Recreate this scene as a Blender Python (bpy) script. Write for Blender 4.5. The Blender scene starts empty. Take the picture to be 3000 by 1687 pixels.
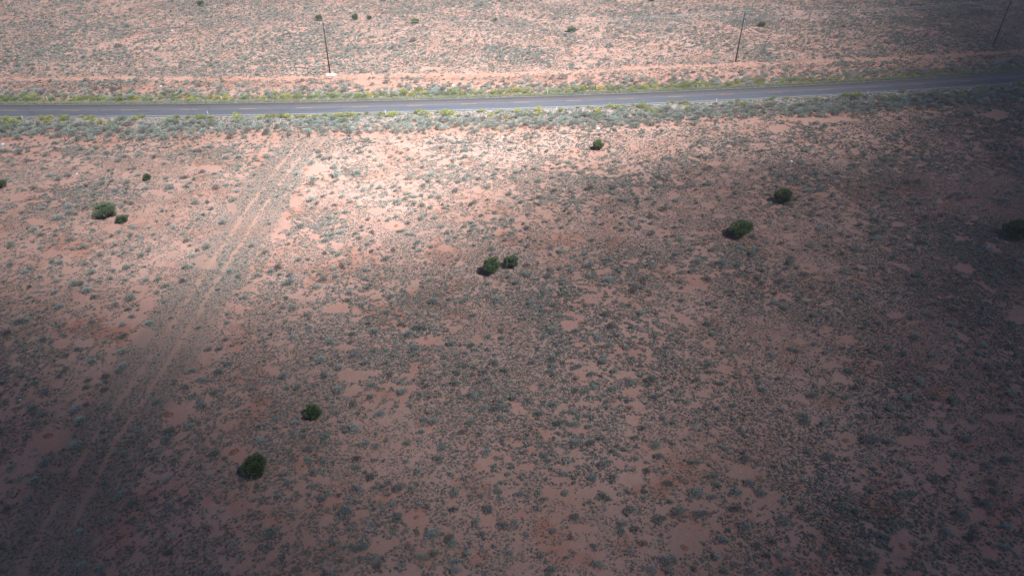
import bpy, math, random
import numpy as np
random.seed(11); rng = np.random.default_rng(11)
S = bpy.context.scene
COL = S.collection

# ------------------------------------------------------------------ camera, sky, sun, exposure
PITCH, ROLL, HCAM, FPX, CX, CY = 34.25, 0.75, 51.5, 2000.0, 1500.0, 843.5
p_, r_ = math.radians(PITCH), math.radians(ROLL)
FWD = np.array([0, math.cos(p_), -math.sin(p_)]); R0 = np.array([1.0, 0, 0]); U0 = np.cross(R0, FWD)
RGT = R0*math.cos(r_) + U0*math.sin(r_); UPV = -R0*math.sin(r_) + U0*math.cos(r_)
cd = bpy.data.cameras.new('camera'); cam = bpy.data.objects.new('camera', cd); COL.objects.link(cam)
cd.sensor_width = 36; cd.lens = 36*FPX/3000; cd.clip_start = 0.5; cd.clip_end = 20000
from mathutils import Matrix
M = Matrix(((RGT[0], UPV[0], -FWD[0], 0), (RGT[1], UPV[1], -FWD[1], 0), (RGT[2], UPV[2], -FWD[2], HCAM), (0, 0, 0, 1)))
cam.matrix_world = M
S.camera = cam

SUN_V = np.array([0.8394, -0.5435, 0]) * math.cos(math.radians(53.6)); SUN_V[2] = math.sin(math.radians(53.6))
w = bpy.data.worlds.new('World'); S.world = w; w.use_nodes = True
nt = w.node_tree; nt.nodes.clear()
sky = nt.nodes.new('ShaderNodeTexSky'); sky.sky_type = 'NISHITA'; sky.sun_disc = False
sky.sun_elevation = math.radians(53.6); sky.sun_rotation = math.atan2(SUN_V[0], SUN_V[1]); sky.altitude = 1700; sky.dust_density = 1.5; sky.air_density = .32; sky.ozone_density = 0
bg = nt.nodes.new('ShaderNodeBackground'); bg.inputs[1].default_value = 0.05
wo = nt.nodes.new('ShaderNodeOutputWorld')
nt.links.new(sky.outputs[0], bg.inputs[0]); nt.links.new(bg.outputs[0], wo.inputs[0])
sd = bpy.data.lights.new('sun', 'SUN'); sd.energy = 5.0; sd.angle = math.radians(0.53); sd.color = (1, 0.965, 0.94)
so = bpy.data.objects.new('sun', sd); COL.objects.link(so)
from mathutils import Vector
so.rotation_euler = Vector(SUN_V).to_track_quat('Z', 'Y').to_euler(); so.location = (60, -40, 90)
S.view_settings.view_transform = 'Standard'; S.view_settings.look = 'None'
S.view_settings.exposure = 1.3; S.view_settings.gamma = 1; S.view_settings.use_curve_mapping = False

# ------------------------------------------------------------------ helpers
def at(x, y, z=0.0):
    """ground point seen at a full-size photo pixel"""
    d = FWD*FPX + RGT*(x-CX) - UPV*(y-CY)
    t = (z-HCAM)/d[2]
    return np.array([d[0]*t, d[1]*t, z])
def proj(x, y, z=0.0):
    q = np.stack([np.asarray(x, float), np.asarray(y, float), np.zeros_like(np.asarray(x, float))+z-HCAM], -1)
    k = q@FWD
    return CX+FPX*(q@RGT)/k, CY-FPX*(q@UPV)/k, k
def depth(p): return (np.array([p[0], p[1], -HCAM])@FWD)
def hash2(ix, iy, s):
    h = (ix.astype(np.int64)*374761393 + iy.astype(np.int64)*668265263 + s*1442695041) & 0xffffffff
    h = ((h ^ (h >> 13))*1274126177) & 0xffffffff
    return ((h ^ (h >> 16)) & 0xffffff)/float(0xffffff)
def vnoise(x, y, sc, seed):
    x = np.asarray(x, float)/sc + 1000.37; y = np.asarray(y, float)/sc + 1000.73
    ix = np.floor(x); iy = np.floor(y); fx = x-ix; fy = y-iy
    fx = fx*fx*(3-2*fx); fy = fy*fy*(3-2*fy)
    a = hash2(ix, iy, seed); b = hash2(ix+1, iy, seed); c = hash2(ix, iy+1, seed); d = hash2(ix+1, iy+1, seed)
    return (a*(1-fx)+b*fx)*(1-fy) + (c*(1-fx)+d*fx)*fy
def fbm(x, y, sc, seed, o=3):
    x = np.asarray(x, float); y = np.asarray(y, float)
    v = 0; t = 0; a = 1.0
    for i in range(o):
        c, s = math.cos(i*1.1+.4), math.sin(i*1.1+.4)
        v = v + a*vnoise(x*c-y*s, x*s+y*c, sc/2**i, seed+i*17); t += a; a *= .55
    return v/t
def sstep(a, b, x): t = np.clip((x-a)/(b-a), 0, 1); return t*t*(3-2*t)

def mesh_np(name, V, F):
    """V (n,3), F list of equal-size index array(s)"""
    me = bpy.data.meshes.new(name)
    if not isinstance(F, list): F = [F]
    V = np.asarray(V, np.float32); me.vertices.add(len(V)); me.vertices.foreach_set('co', V.ravel())
    tot = np.concatenate([np.full(len(f), f.shape[1], np.int32) for f in F]); idx = np.concatenate([f.ravel() for f in F]).astype(np.int32)
    me.loops.add(len(idx)); me.loops.foreach_set('vertex_index', idx)
    me.polygons.add(len(tot)); st = np.concatenate([[0], np.cumsum(tot)[:-1]]).astype(np.int32)
    me.polygons.foreach_set('loop_start', st); me.polygons.foreach_set('loop_total', tot)
    me.update(calc_edges=True); return me
def link(name, me, mat=None, parent=None, loc=None, rz=0, sc=None):
    o = bpy.data.objects.new(name, me); COL.objects.link(o)
    if mat is not None and me is not None and len(me.materials) == 0: me.materials.append(mat)
    if parent is not None: o.parent = parent
    if loc is not None: o.location = [float(v) for v in loc]
    if rz: o.rotation_euler = (0, 0, rz)
    if sc is not None: o.scale = sc
    return o
def tag(o, label=None, cat=None, group=None, kind=None):
    if label: o['label'] = label
    if cat: o['category'] = cat
    if group: o['group'] = group
    if kind: o['kind'] = kind
    return o
def attr(me, name, vals):
    a = me.attributes.new(name, 'FLOAT', 'POINT'); a.data.foreach_set('value', np.asarray(vals, np.float32))
class MB:
    def __init__(s): s.V = []; s.Q = []; s.T = []; s.n = 0
    def add(s, V, Q=None, T=None):
        V = np.asarray(V, float)
        if Q is not None and len(Q): s.Q.append(np.asarray(Q)+s.n)
        if T is not None and len(T): s.T.append(np.asarray(T)+s.n)
        s.V.append(V); s.n += len(V)
    def tube(s, a, b, r0, r1=None, n=8, caps=True):
        r1 = r0 if r1 is None else r1
        a = np.asarray(a, float); b = np.asarray(b, float); d = b-a; d = d/np.linalg.norm(d)
        u = np.cross(d, [0, 0, 1.0] if abs(d[2]) < .9 else [1.0, 0, 0]); u /= np.linalg.norm(u); v = np.cross(d, u)
        th = np.arange(n)*2*math.pi/n; ring = np.outer(np.cos(th), u)+np.outer(np.sin(th), v)
        V = np.vstack([a+ring*r0, b+ring*r1, [a], [b]]); i = np.arange(n); j = (i+1) % n
        Q = np.stack([i, j, j+n, i+n], 1)
        T = np.vstack([np.stack([j, i, np.full(n, 2*n)], 1), np.stack([i+n, j+n, np.full(n, 2*n+1)], 1)]) if caps else None
        s.add(V, Q, T)
    def box(s, c, h, R=None):
        P = np.array([[x, y, z] for x in (-1, 1) for y in (-1, 1) for z in (-1, 1)], float)*np.asarray(h)
        if R is not None: P = P@np.asarray(R).T
        s.add(P+np.asarray(c), [[0, 1, 3, 2], [4, 6, 7, 5], [0, 4, 5, 1], [2, 3, 7, 6], [0, 2, 6, 4], [1, 5, 7, 3]])
    def mesh(s, name):
        F = []
        if s.Q: F.append(np.vstack(s.Q))
        if s.T: F.append(np.vstack(s.T))
        return mesh_np(name, np.vstack(s.V), F)

# ------------------------------------------------------------------ materials
def new_mat(name, rough=0.9, spec=0.1):
    m = bpy.data.materials.new(name); m.use_nodes = True; n = m.node_tree
    b = n.nodes['Principled BSDF']; b.inputs['Roughness'].default_value = rough
    b.inputs['Specular IOR Level'].default_value = spec
    return m, n, b
def N(n, t, **k):
    o = n.nodes.new(t)
    for a, v in k.items():
        if a == 'ins':
            for q, z in v.items(): o.inputs[q].default_value = z
        else: setattr(o, a, v)
    return o
def mixc(n, f, a, b, blend='MIX'):
    m = n.nodes.new('ShaderNodeMix'); m.data_type = 'RGBA'; m.blend_type = blend
    for s, v in ((0, f), (6, a), (7, b)):
        if hasattr(v, 'is_linked') or hasattr(v, 'links'): n.links.new(v, m.inputs[s])
        else: m.inputs[s].default_value = v if s == 0 else (*v, 1)
    return m.outputs[2]
def noise(n, sc, det=3, rough=.55, vec=None):
    t = N(n, 'ShaderNodeTexNoise', ins={'Scale': sc, 'Detail': det, 'Roughness': rough})
    if vec is not None: n.links.new(vec, t.inputs['Vector'])
    return t.outputs[0]
def ramp(n, src, a, b):
    m = N(n, 'ShaderNodeMapRange', interpolation_type='SMOOTHSTEP', ins={1: a, 2: b}); n.links.new(src, m.inputs[0]); return m.outputs[0]
def mul(n, a, b, op='MULTIPLY'):
    m = N(n, 'ShaderNodeMath', operation=op)
    for i, v in enumerate((a, b)):
        if isinstance(v, (int, float)): m.inputs[i].default_value = v
        else: n.links.new(v, m.inputs[i])
    return m.outputs[0]
def plain(name, col, rough=.8, spec=.2, var=.25, sc=6, metal=0):
    m, n, b = new_mat(name, rough, spec); g = N(n, 'ShaderNodeTexCoord').outputs['Object']
    f = ramp(n, noise(n, sc, 3, .6, g), .3, .7)
    n.links.new(mixc(n, f, tuple(c*(1-var) for c in col), tuple(min(1, c*(1+var)) for c in col)), b.inputs['Base Color'])
    b.inputs['Metallic'].default_value = metal
    return m
def foliage(name, c0, c1, c2=None, transl=.15, dry=None):
    """leaf colour varies leaf to leaf (attribute tone) and plant to plant"""
    m, n, b = new_mat(name, .85, .12)
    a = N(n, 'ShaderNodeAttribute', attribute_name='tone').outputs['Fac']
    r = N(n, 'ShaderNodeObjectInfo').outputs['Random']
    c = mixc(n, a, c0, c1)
    if c2: c = mixc(n, mul(n, ramp(n, r, .45, 1.0), .8), c, c2)
    if dry:
        f = N(n, 'ShaderNodeMath', operation='FRACT'); n.links.new(mul(n, r, 23.7), f.inputs[0]); c = mixc(n, mul(n, ramp(n, f.outputs[0], .80, .92), .8), c, dry)
    v = N(n, 'ShaderNodeHueSaturation'); n.links.new(c, v.inputs['Color'])
    n.links.new(N_map(n, r, .75, 1.25), v.inputs['Value'])
    n.links.new(v.outputs[0], b.inputs['Base Color'])
    if transl:
        t = N(n, 'ShaderNodeBsdfTranslucent'); n.links.new(v.outputs[0], t.inputs[0])
        mx = N(n, 'ShaderNodeMixShader'); mx.inputs[0].default_value = transl
        n.links.new(b.outputs[0], mx.inputs[1]); n.links.new(t.outputs[0], mx.inputs[2])
        n.links.new(mx.outputs[0], n.nodes['Material Output'].inputs[0])
    return m
def N_map(n, src, a, b):
    f = N(n, 'ShaderNodeMath', operation='FRACT'); n.links.new(mul(n, src, 7.31), f.inputs[0])
    m = N(n, 'ShaderNodeMapRange', ins={3: a, 4: b}); n.links.new(f.outputs[0], m.inputs[0]); return m.outputs[0]

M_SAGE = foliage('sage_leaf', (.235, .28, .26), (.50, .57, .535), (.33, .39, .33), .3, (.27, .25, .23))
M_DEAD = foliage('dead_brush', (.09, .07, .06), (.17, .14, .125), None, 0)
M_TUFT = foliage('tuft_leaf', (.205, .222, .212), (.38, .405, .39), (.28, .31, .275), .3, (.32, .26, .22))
M_RABB = foliage('rabbitbrush_leaf', (.20, .26, .08), (.50, .54, .16), (.50, .47, .13), .3)
M_RABG = foliage('green_brush_leaf', (.18, .27, .15), (.36, .46, .27), (.32, .42, .15), .3)
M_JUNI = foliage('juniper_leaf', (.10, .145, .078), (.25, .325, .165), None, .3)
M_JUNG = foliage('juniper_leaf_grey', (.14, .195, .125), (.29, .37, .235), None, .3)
M_BARK = plain('bark', (.11, .085, .065), .95, .1)
M_GRASS = foliage('verge_grass', (.26, .31, .20), (.46, .50, .36), None, .3)

# ------------------------------------------------------------------ road centreline
up = [(0, 308), (375, 306.4), (750, 302), (1500, 289), (2250, 256), (3000, 212)]
lo = [(0, 343.7), (375, 340.8), (750, 336), (1500, 319.5), (2250, 286.5), (3000, 242.6)]
mid = np.array([[(at(*a)+at(*b))[0]/2, (at(*a)+at(*b))[1]/2] for a, b in zip(up, lo)])
RC = np.polyfit(mid[:, 0], mid[:, 1], 3)
XA, XB = -125.0, 190.0
def ry(x):
    x = np.asarray(x, float); xc = np.clip(x, XA, XB); return np.polyval(RC, xc) + np.polyval(np.polyder(RC), xc)*(x-xc)
def rslope(x): return np.polyval(np.polyder(RC), np.clip(np.asarray(x, float), XA, XB))
def roff(x, y):
    """signed distance from the centreline, + is the far side"""
    return (np.asarray(y, float)-ry(x))/np.sqrt(1+rslope(x)**2)
def rpt(x, off):
    s = float(rslope(x)); L = math.sqrt(1+s*s); return np.array([x - off*s/L, float(ry(x)) + off/L])
def hz(x, y):
    o = np.abs(roff(x, y)); k = sstep(5.5, 16, o)
    h = (fbm(x, y, 28, 5, 3)-.5)*.5*k + (fbm(x, y, 3.5, 9, 2)-.5)*.10*k
    ditch = -.28*np.exp(-((o-9.5)/2.6)**2)*(np.asarray(y) > 60)
    return h + ditch*.8 - .02

# ------------------------------------------------------------------ places read off the photograph (tiles are 750x422 px shown at 3.433x)
K = 3.4333
def tiles(t, L): return [(t[0]+a[0]/K, t[1]+a[1]/K)+tuple(v/K for v in a[2:]) for a in L]
SAGE_T = {
(0,1265): "770,100,130 430,300,110 120,350,100 350,480,140 200,470,90 290,650,80 1690,40,130 2160,200,120 1530,250,100 1610,185,70 1230,610,130 1320,710,130 1670,460,90 1240,200,90 1900,690,90 1760,250,70 2090,950,-130 2360,1090,110 1710,1190,100 820,1330,130 1010,1370,130 1540,1060,70 1690,730,80 800,990,110 1570,650,-70 1270,1400,80 90,750,100 370,215,60 1740,1020,70 2110,430,60 30,190,70 640,165,-50 2100,1230,60 1340,900,60",
(750,1265): "690,30,110 60,70,110 520,270,100 1010,250,110 1020,340,90 700,260,80 580,390,90 1170,430,130 1100,95,110 1210,120,90 1520,95,90 1310,65,70 1860,150,90 1840,240,110 2320,190,120 1640,375,100 1520,285,60 985,560,80 1460,540,140 1560,560,80 310,500,80 620,520,90 215,635,90 670,660,100 830,620,-90 2440,575,90 2010,585,110 1960,420,80 2545,400,80 900,780,120 1450,840,120 1780,1000,150 1980,1100,130 1940,1050,110 1985,770,80 2330,750,120 2490,920,130 2230,880,110 160,990,130 770,1100,90 1050,1130,140 1230,1330,100 2020,1380,120 1520,1110,-100 1660,1230,120 1790,1210,110 2130,1210,90 410,1360,100 700,1410,90 2270,1010,80 1720,740,70 530,140,110 2550,1200,100 1990,1280,100",
(1500,1265): "640,90,110 800,100,90 1240,40,80 1450,115,110 320,220,90 920,320,110 1480,240,110 1250,270,80 510,400,90 820,430,110 1040,440,80 1350,380,80 1440,380,60 70,600,110 270,600,80 540,590,90 930,620,110 770,690,70 330,660,90 260,750,80 640,850,120 1200,770,140 1560,500,100 1860,590,150 2020,430,100 2050,520,80 2000,640,90 2260,610,110 2510,610,110 2360,270,110 2130,150,90 1860,300,90 1610,690,80 1660,790,120 1480,850,120 1870,810,110 1950,810,100 1100,910,100 1090,980,90 30,900,90 1260,960,-110 2340,940,130 2180,990,65 2120,1080,130 1560,1280,190 860,1310,120 390,1380,130 1190,1190,80 290,1230,70 150,1010,70 590,1030,-80 420,990,80 2250,750,120 2040,1250,90 2240,1330,90 1840,1370,80 2450,1130,90 2550,1240,80 2530,1330,90 2390,1390,100 1390,1370,110 600,1190,-100 830,1140,90 1120,160,70 2120,1380,90 1580,1390,90 1330,1100,-120 2380,500,100",
(2250,1265): "1020,70,170 1210,90,110 390,180,90 600,240,110 1280,200,80 1340,320,90 1870,210,110 2400,275,130 1960,60,110 1860,390,90 1660,470,110 2230,490,110 2200,340,100 360,480,80 800,260,60 1330,630,110 1410,610,110 720,740,130 530,820,80 150,690,80 165,910,130 880,780,80 990,850,-70 1930,830,130 2180,720,120 1250,920,100 660,970,70 1780,1000,130 2050,1050,130 2410,940,110 1180,1060,100 1450,1100,80 1020,1330,130 190,1400,150 110,1240,100 540,1220,100 770,1190,-100 2240,1290,110 2380,1150,110 1600,1070,70 60,350,70 2270,590,110 30,1090,90 330,760,90 1690,1170,90",
(0,844): "590,180,100 290,80,60 200,310,110 270,310,80 70,440,110 430,500,80 520,530,70 1310,80,140 960,80,90 1160,150,80 1290,200,70 890,15,110 560,30,90 910,320,70 1230,350,80 1330,270,80 1500,340,100 1250,460,100 1060,520,80 1230,620,110 660,650,90 790,600,90 920,730,90 1240,760,110 1190,820,80 600,870,80 890,900,90 1060,870,90 1070,920,80 470,1010,130 880,980,90 980,960,70 1050,1000,80 660,800,80 320,1180,110 780,1180,130 750,1100,60 870,1150,80 410,1260,90 350,1340,120 810,1300,100 2200,820,90 1880,960,110 2020,890,110 1930,800,80 1920,1070,100 2020,1150,90 2150,1030,80 2210,1240,70 1590,1120,110 1700,1420,140 2470,80,90 2280,330,70 2090,590,80 2200,590,80 2310,740,90 1920,1370,100 2000,380,60 2260,500,80 1000,1190,60 350,940,70 210,870,60 20,930,70 1580,25,80 1650,20,60",
(750,844): "380,190,90 300,85,70 270,185,70 590,180,50 910,110,80 940,35,80 1350,80,90 1320,220,80 1370,130,70 1790,120,120 2090,100,100 2410,110,110 1940,100,60 520,260,80 1060,155,80 1190,415,90 980,440,80 950,520,-80 1640,370,120 1460,345,80 1520,450,110 740,510,110 360,480,80 540,370,80 1600,570,110 1970,540,100 2160,560,90 2340,470,80 2480,410,90 2490,490,80 2190,260,80 1790,265,70 1140,340,60 2200,610,70 660,700,110 980,660,90 1110,730,100 850,780,90 690,845,100 1310,610,80 1310,730,70 2400,740,90 2110,770,80 2020,830,90 2290,820,80 2510,820,80 1350,850,90 830,1000,120 1170,950,90 1160,1070,100 430,970,90 310,980,80 1480,1010,120 2160,1070,90 1700,970,80 1690,915,50 1240,1240,130 760,1170,80 1790,1320,110 1690,1310,90 2150,1330,110 2400,1210,90 2490,1180,90 2290,1190,80 2480,1290,90 1010,1380,150 900,1380,90 180,1300,80 270,860,100 1020,1240,60 20,1380,80 980,1150,80 200,1120,60 2000,940,80 390,1340,80 2080,1430,90",
(1500,844): "950,240,110 470,270,100 190,140,80 530,35,100 1220,10,90 320,30,70 410,410,110 730,155,-80 1310,240,90 1170,165,60 1440,245,50 1720,110,80 1990,145,80 990,370,90 1040,380,70 860,500,100 980,560,100 320,480,80 700,330,-80 1150,590,80 1440,340,70 1980,360,90 2030,460,90 2430,530,70 1680,215,70 1200,385,60 1060,470,60 400,700,90 210,730,80 920,730,100 670,770,90 610,790,80 480,640,80 390,830,90 520,750,70 1030,830,80 650,890,-90 800,860,90 1400,910,120 1960,770,80 1030,1000,100 640,1030,80 830,990,80 100,1030,70 20,1100,90 260,1250,90 600,1230,90 770,1270,80 1180,1190,-110 1180,920,80 1770,1140,90 2060,1190,80 2230,1180,80 2530,1020,110 1520,1300,80 1440,1090,110 620,1340,130 510,1330,100 1620,1340,70 420,1160,80 1310,1400,80 780,1380,90 450,1350,80 1850,920,80 2090,960,90 1290,660,60 960,1130,60 1560,590,60 1650,440,60 60,680,50",
(2250,844): "80,45,60 60,140,80 390,140,80 300,120,40 470,280,80 180,200,80 900,100,80 1240,330,70 1110,350,80 1000,360,70 960,400,70 1600,260,90 1430,300,70 1860,200,90 1850,360,90 1930,390,70 1690,150,70 2370,100,100 1480,490,110 1220,600,90 1370,630,80 590,650,80 470,560,70 240,610,90 290,640,70 30,670,80 260,740,70 800,830,90 1640,680,90 2210,800,100 2160,580,90 2460,580,90 2120,660,80 1870,500,70 1520,940,100 860,1000,90 450,1070,110 660,1060,70 780,1090,100 1230,1210,90 1050,1180,70 1380,1110,100 1850,1120,120 2250,880,60 2420,1040,110 140,1215,80 370,1280,110 370,1330,100 1320,1280,80 970,1290,90 940,1160,60 570,1350,90 1360,1410,120 2060,1340,90 1830,1290,60 2360,1240,90 110,910,70 400,820,70 2150,1030,60 1930,720,80",
(0,422): "200,80,90 270,160,80 810,45,70 980,40,60 1200,30,60 880,90,70 560,40,60 730,130,50 690,180,60 760,235,60 980,200,60 1250,125,60 1190,165,70 1560,130,70 1400,80,70 1820,100,60 1970,70,50 2280,140,70 1350,240,70 1330,280,50 680,310,80 590,350,80 310,290,50 130,205,70 1030,395,80 1130,370,60 1380,315,60 1690,340,70 2040,285,60 1960,355,60 2180,440,90 1700,440,100 1480,450,80 820,430,60 880,425,60 2390,470,70 2350,560,90 1980,590,80 690,620,100 700,690,90 590,740,100 430,650,60 240,750,60 860,635,70 330,860,80 420,910,80 630,855,50 730,755,50 570,910,70 100,1010,110 250,1030,60 410,1035,60 900,975,60 990,1000,50 730,1050,60 1130,930,50 1200,880,80 1350,840,70 1510,840,50 2250,780,90 2010,740,80 2080,1010,110 2130,650,70 1640,670,60 2400,130,60 1890,1230,100 1270,1240,90 1450,1230,50 310,1240,80 260,1280,80 860,1200,70 920,1290,90 1150,1100,60 1250,1090,50 530,1180,60 740,1400,110 1600,1350,80 1840,1370,80 890,1430,80 1940,1110,90 1420,1115,80 400,1330,60 300,1430,60 1240,1390,40 1470,1350,80 1230,620,80",
(750,422): "110,120,90 560,180,90 650,120,60 570,380,130 800,300,120 790,230,90 560,550,100 1050,75,70 1020,280,90 740,730,90 430,750,50 1560,330,100 1770,300,80 1650,330,60 1530,220,60 1210,150,60 1680,415,70 2090,60,60 2105,130,70 1870,30,60 1980,160,70 2290,210,60 2520,260,50 2390,345,60 2240,350,60 2100,340,50 2050,375,80 1840,375,60 2020,465,80 2330,435,70 1840,535,70 1390,420,60 1250,415,40 1035,420,60 770,490,60 1600,530,60 1540,500,50 1430,570,80 1450,600,60 940,580,60 800,610,60 1030,620,60 1280,630,50 330,620,60 450,810,100 870,870,90 1170,880,60 1070,830,60 1130,750,60 1340,750,80 1410,730,70 1530,790,70 1480,870,70 1560,900,80 1180,960,70 1120,1000,60 700,960,90 320,1000,60 1630,990,80 1390,1050,80 1050,1050,60 1310,1140,90 1120,1260,80 870,1210,80 940,1200,40 680,1340,90 340,1370,130 340,1305,70 160,1270,80 240,1215,110 110,1140,60 430,1160,80 530,1150,50 690,1090,60 770,1080,60 1110,1340,60 1750,1360,60 1150,1410,60 620,1420,80 1660,745,80 1870,820,80 1800,740,70 1750,640,60 1900,640,60 2200,580,60 2270,720,60 2190,640,50 1920,890,60 2460,570,60 1560,690,80 2390,750,60 2310,940,70 2530,1330,60 20,1310,70",
(1500,422): "530,15,60 580,180,60 470,190,60 640,230,50 700,270,80 500,300,70 230,240,70 480,235,60 270,370,70 410,330,70 160,380,60 780,440,90 1140,405,60 1030,430,90 1300,340,60 1290,185,60 1030,165,50 1030,95,60 1970,240,80 2120,90,90 2170,230,70 1980,390,100 1450,425,60 1560,340,80 2370,50,60 1960,130,70 1220,490,50 1260,580,60 1440,580,60 610,530,50 100,580,80 210,560,60 290,600,80 1150,555,80 550,600,60 620,740,40 1400,890,80 1640,830,60 390,1030,80 500,1075,90 800,960,60 970,960,50 980,1160,80 1400,1215,110 780,1210,110 740,1230,60 970,1360,110 1320,1340,110 1230,1410,90 360,1320,80 160,1310,90 580,1260,60 510,1360,80 1350,1090,60 1650,1100,70 1870,1160,90 2110,1180,110 2280,1210,80 2430,1090,100 2020,1060,80 1950,1340,100 50,1390,80 790,1320,90 1520,640,100 1400,720,90 1210,740,60 1710,760,60 2520,1390,80 150,1030,60",
(2250,422): "80,90,60 390,60,90 480,110,60 640,95,70 830,140,50 980,105,60 1180,155,60 340,185,80 610,150,50 1320,70,80 1490,145,70 1600,155,80 1950,150,60 1260,205,70 1420,200,60 860,215,80 820,245,60 690,290,70 430,300,50 390,345,50 515,360,60 400,460,80 500,470,60 1210,440,60 1060,490,80 1150,560,70 1190,620,60 720,600,70 250,600,50 520,850,90 590,820,50 920,815,80 1080,760,90 1365,755,70 1580,730,70 1090,950,100 1080,890,70 1160,870,60 1260,1130,80 430,1010,80 590,1020,60 740,1100,60 210,1180,110 190,1240,70 100,1300,70 370,1300,90 290,1240,60 780,1280,100 1510,985,80 1370,1030,60 2360,550,110 1940,540,90 2190,650,50 2030,910,60 1500,1320,90 2280,1330,80 2050,1350,60 1980,1360,60 520,715,60 430,710,60 700,720,80 2090,775,60 1890,490,90 1500,600,60 20,770,60 1560,840,70 190,1420,80 2210,1070,100",
(0,0): "180,650,70 60,610,60 860,800,70 1190,460,70 840,570,50 1030,600,60 920,570,50 1230,565,40 1470,675,50 640,680,70 330,690,60 560,810,60 1220,815,60 1000,825,60 1480,805,60 970,60,60 1280,260,60 2130,570,60 1890,610,50 2400,310,50 2540,490,50",
(750,0): "1320,825,80 900,890,110 1170,850,60 240,390,60 440,380,60 490,565,50 870,570,50 920,500,70 1370,470,70 1590,400,90 1400,560,50 1560,540,50 2510,450,60 2410,490,70 1330,750,50 1110,1060,?",
(1500,0): "500,765,120 340,850,60 490,855,80 230,855,70 590,440,70 980,460,80 970,590,60 870,645,60 810,150,70 1590,295,80 1230,205,50 1850,310,40 1060,230,60 430,190,60 1470,405,50",
(2250,0): "610,1090,80 890,1130,90 700,1140,100 800,1120,70 520,1150,100 1500,1170,70 1280,1100,90 1640,1150,60 2030,1130,110 1830,1150,70 1320,1185,50 670,1250,70 560,1270,60 420,1270,60 210,1420,60 270,1350,50 1640,1270,60 1330,700,80 990,720,80 1100,720,90 1570,710,80 1680,690,70 170,720,110 690,540,60",
}
def sage_list():
    out = []
    for t, s in SAGE_T.items():
        for q in s.split():
            if '?' in q: continue
            a = [float(v) for v in q.split(',')]; out.append((t[0]+a[0]/K, t[1]+a[1]/K, abs(a[2])/K, a[2] < 0))
    return out
BARE = [(530,230,30,6),(1079,244,45,9),(1257,201,30,6),(1672,237,14,14),(1733,183,20,5),(2920,335,40,14),(2400,352,130,7),(2280,375,30,13),
(623,495,32,10),(565,495,18,8),(195,533,25,8),(466,568,26,9),(495,578,14,9),(116,652,32,11),(335,672,30,12),(603,766,38,22),(679,608,15,22),(204,792,26,14),(641,681,18,8),
(913,498,38,18),(869,594,24,15),(834,655,26,17),(1303,474,16,10),(1161,664,30,16),(1309,728,27,12),(1376,640,16,7),(1100,620,28,10),
(1940,683,25,11),(2033,818,27,11),(2094,477,22,7),(1864,553,12,5),(2404,573,30,11),(2372,789,28,17),(2629,661,22,10),(2824,786,30,16),(2512,684,14,8),
(239,873,28,12),(419,984,34,30),(518,1205,52,38),(699,902,20,18),(600,1048,24,28),(175,1007,26,14),
(1041,1097,58,20),(1245,995,55,14),(983,902,40,12),(1012,1016,30,10),
(1669,955,28,17),(2077,1007,23,16),(1850,1150,36,14),(1864,1188,26,14),(1698,1252,40,16),(1710,1100,30,14),
(2483,998,25,14),(2978,920,30,25),(2760,1077,26,10),(2620,925,30,10),(2929,1226,42,14),
(146,1291,64,40),(687,1323,38,26),(163,1376,30,14),(1222,1521,38,28),(1123,1600,35,20),(1434,1521,35,18),
(2018,1580,66,58),(2185,1382,50,24),(1835,1486,55,10),(2155,1463,30,15),(1544,1364,30,12),(1704,1542,35,15),
(2489,1294,30,26),(2637,1600,37,38),(2672,1294,50,20),(2862,1504,32,20),(2760,1373,22,25),(2265,1469,25,25)]
MOUND = [(140,1274,12),(685,1320,13),(492,1211,12),(1219,1513,7),(2007,1603,11),(2222,1403,10),(2477,1293,10),(2643,1601,10),(2074,1006,6),(1943,681,6),
(2033,818,6),(2396,576,9),(2364,786,8),(1248,988,7),(1161,662,7),(603,763,6),(896,498,8)]
RED = [(1000,790,140,40),(1240,870,60,30),(1130,930,70,30),(1340,915,60,25),(1290,740,60,30),(1660,700,60,20),(1500,700,60,20),(1830,720,50,15),(2080,940,50,20),(2440,1180,40,20),
(2330,1020,40,20),(2600,560,120,40),(2700,640,80,30),(620,480,90,20),(780,480,60,40),(870,600,50,40),(230,720,80,30),(260,960,120,40),(720,1110,60,30),
(1600,1550,60,30),(1830,1600,50,30),(1930,1420,90,30),(1230,1500,40,20),(980,1620,50,30),(1380,1620,50,25),(2440,1560,50,30),(2560,1500,60,30),(2850,1300,90,30),(2740,1150,60,30),(2320,1420,60,20),(1500,230,400,12),(300,250,300,12),(700,240,200,14),(900,1300,60,20)]

def ell(x, y, L, warp=.35):
    """soft union of the ellipses, given in photo px, as laid on the ground"""
    px, py, _ = proj(x, y); out = np.zeros_like(px)
    wx = (fbm(x, y, 2.2, 31, 3)-.5)*1.7; wy = (fbm(x, y, 2.2, 47, 3)-.5)*1.7
    for e in L:
        m = (abs(px-e[0]) < e[2]*2.2) & (abs(py-e[1]) < e[3]*2.2)
        if not m.any(): continue
        d = 1.05*np.sqrt(((px[m]-e[0])/e[2]+wx[m]*warp*2)**2 + ((py[m]-e[1])/e[3]+wy[m]*warp*2)**2)
        out[m] = np.maximum(out[m], 1-sstep(.75, 1.15, d))
    return out
TRK = np.array([at(a*1.1646, b*1.1646)[:2] for a, b in [(775,345),(762,365),(735,400),(700,445),(640,530),(580,620),(510,725),(435,850),(355,965),(262,1105),(165,1290),(100,1420),(40,1560)]])
SRV = np.array([at(a, b)[:2] for a, b in [(-300,238),(0,233),(375,229),(750,231),(1110,224),(1500,218),(1875,202),(2250,187),(2600,172),(3000,152),(3400,132)]])
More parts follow.
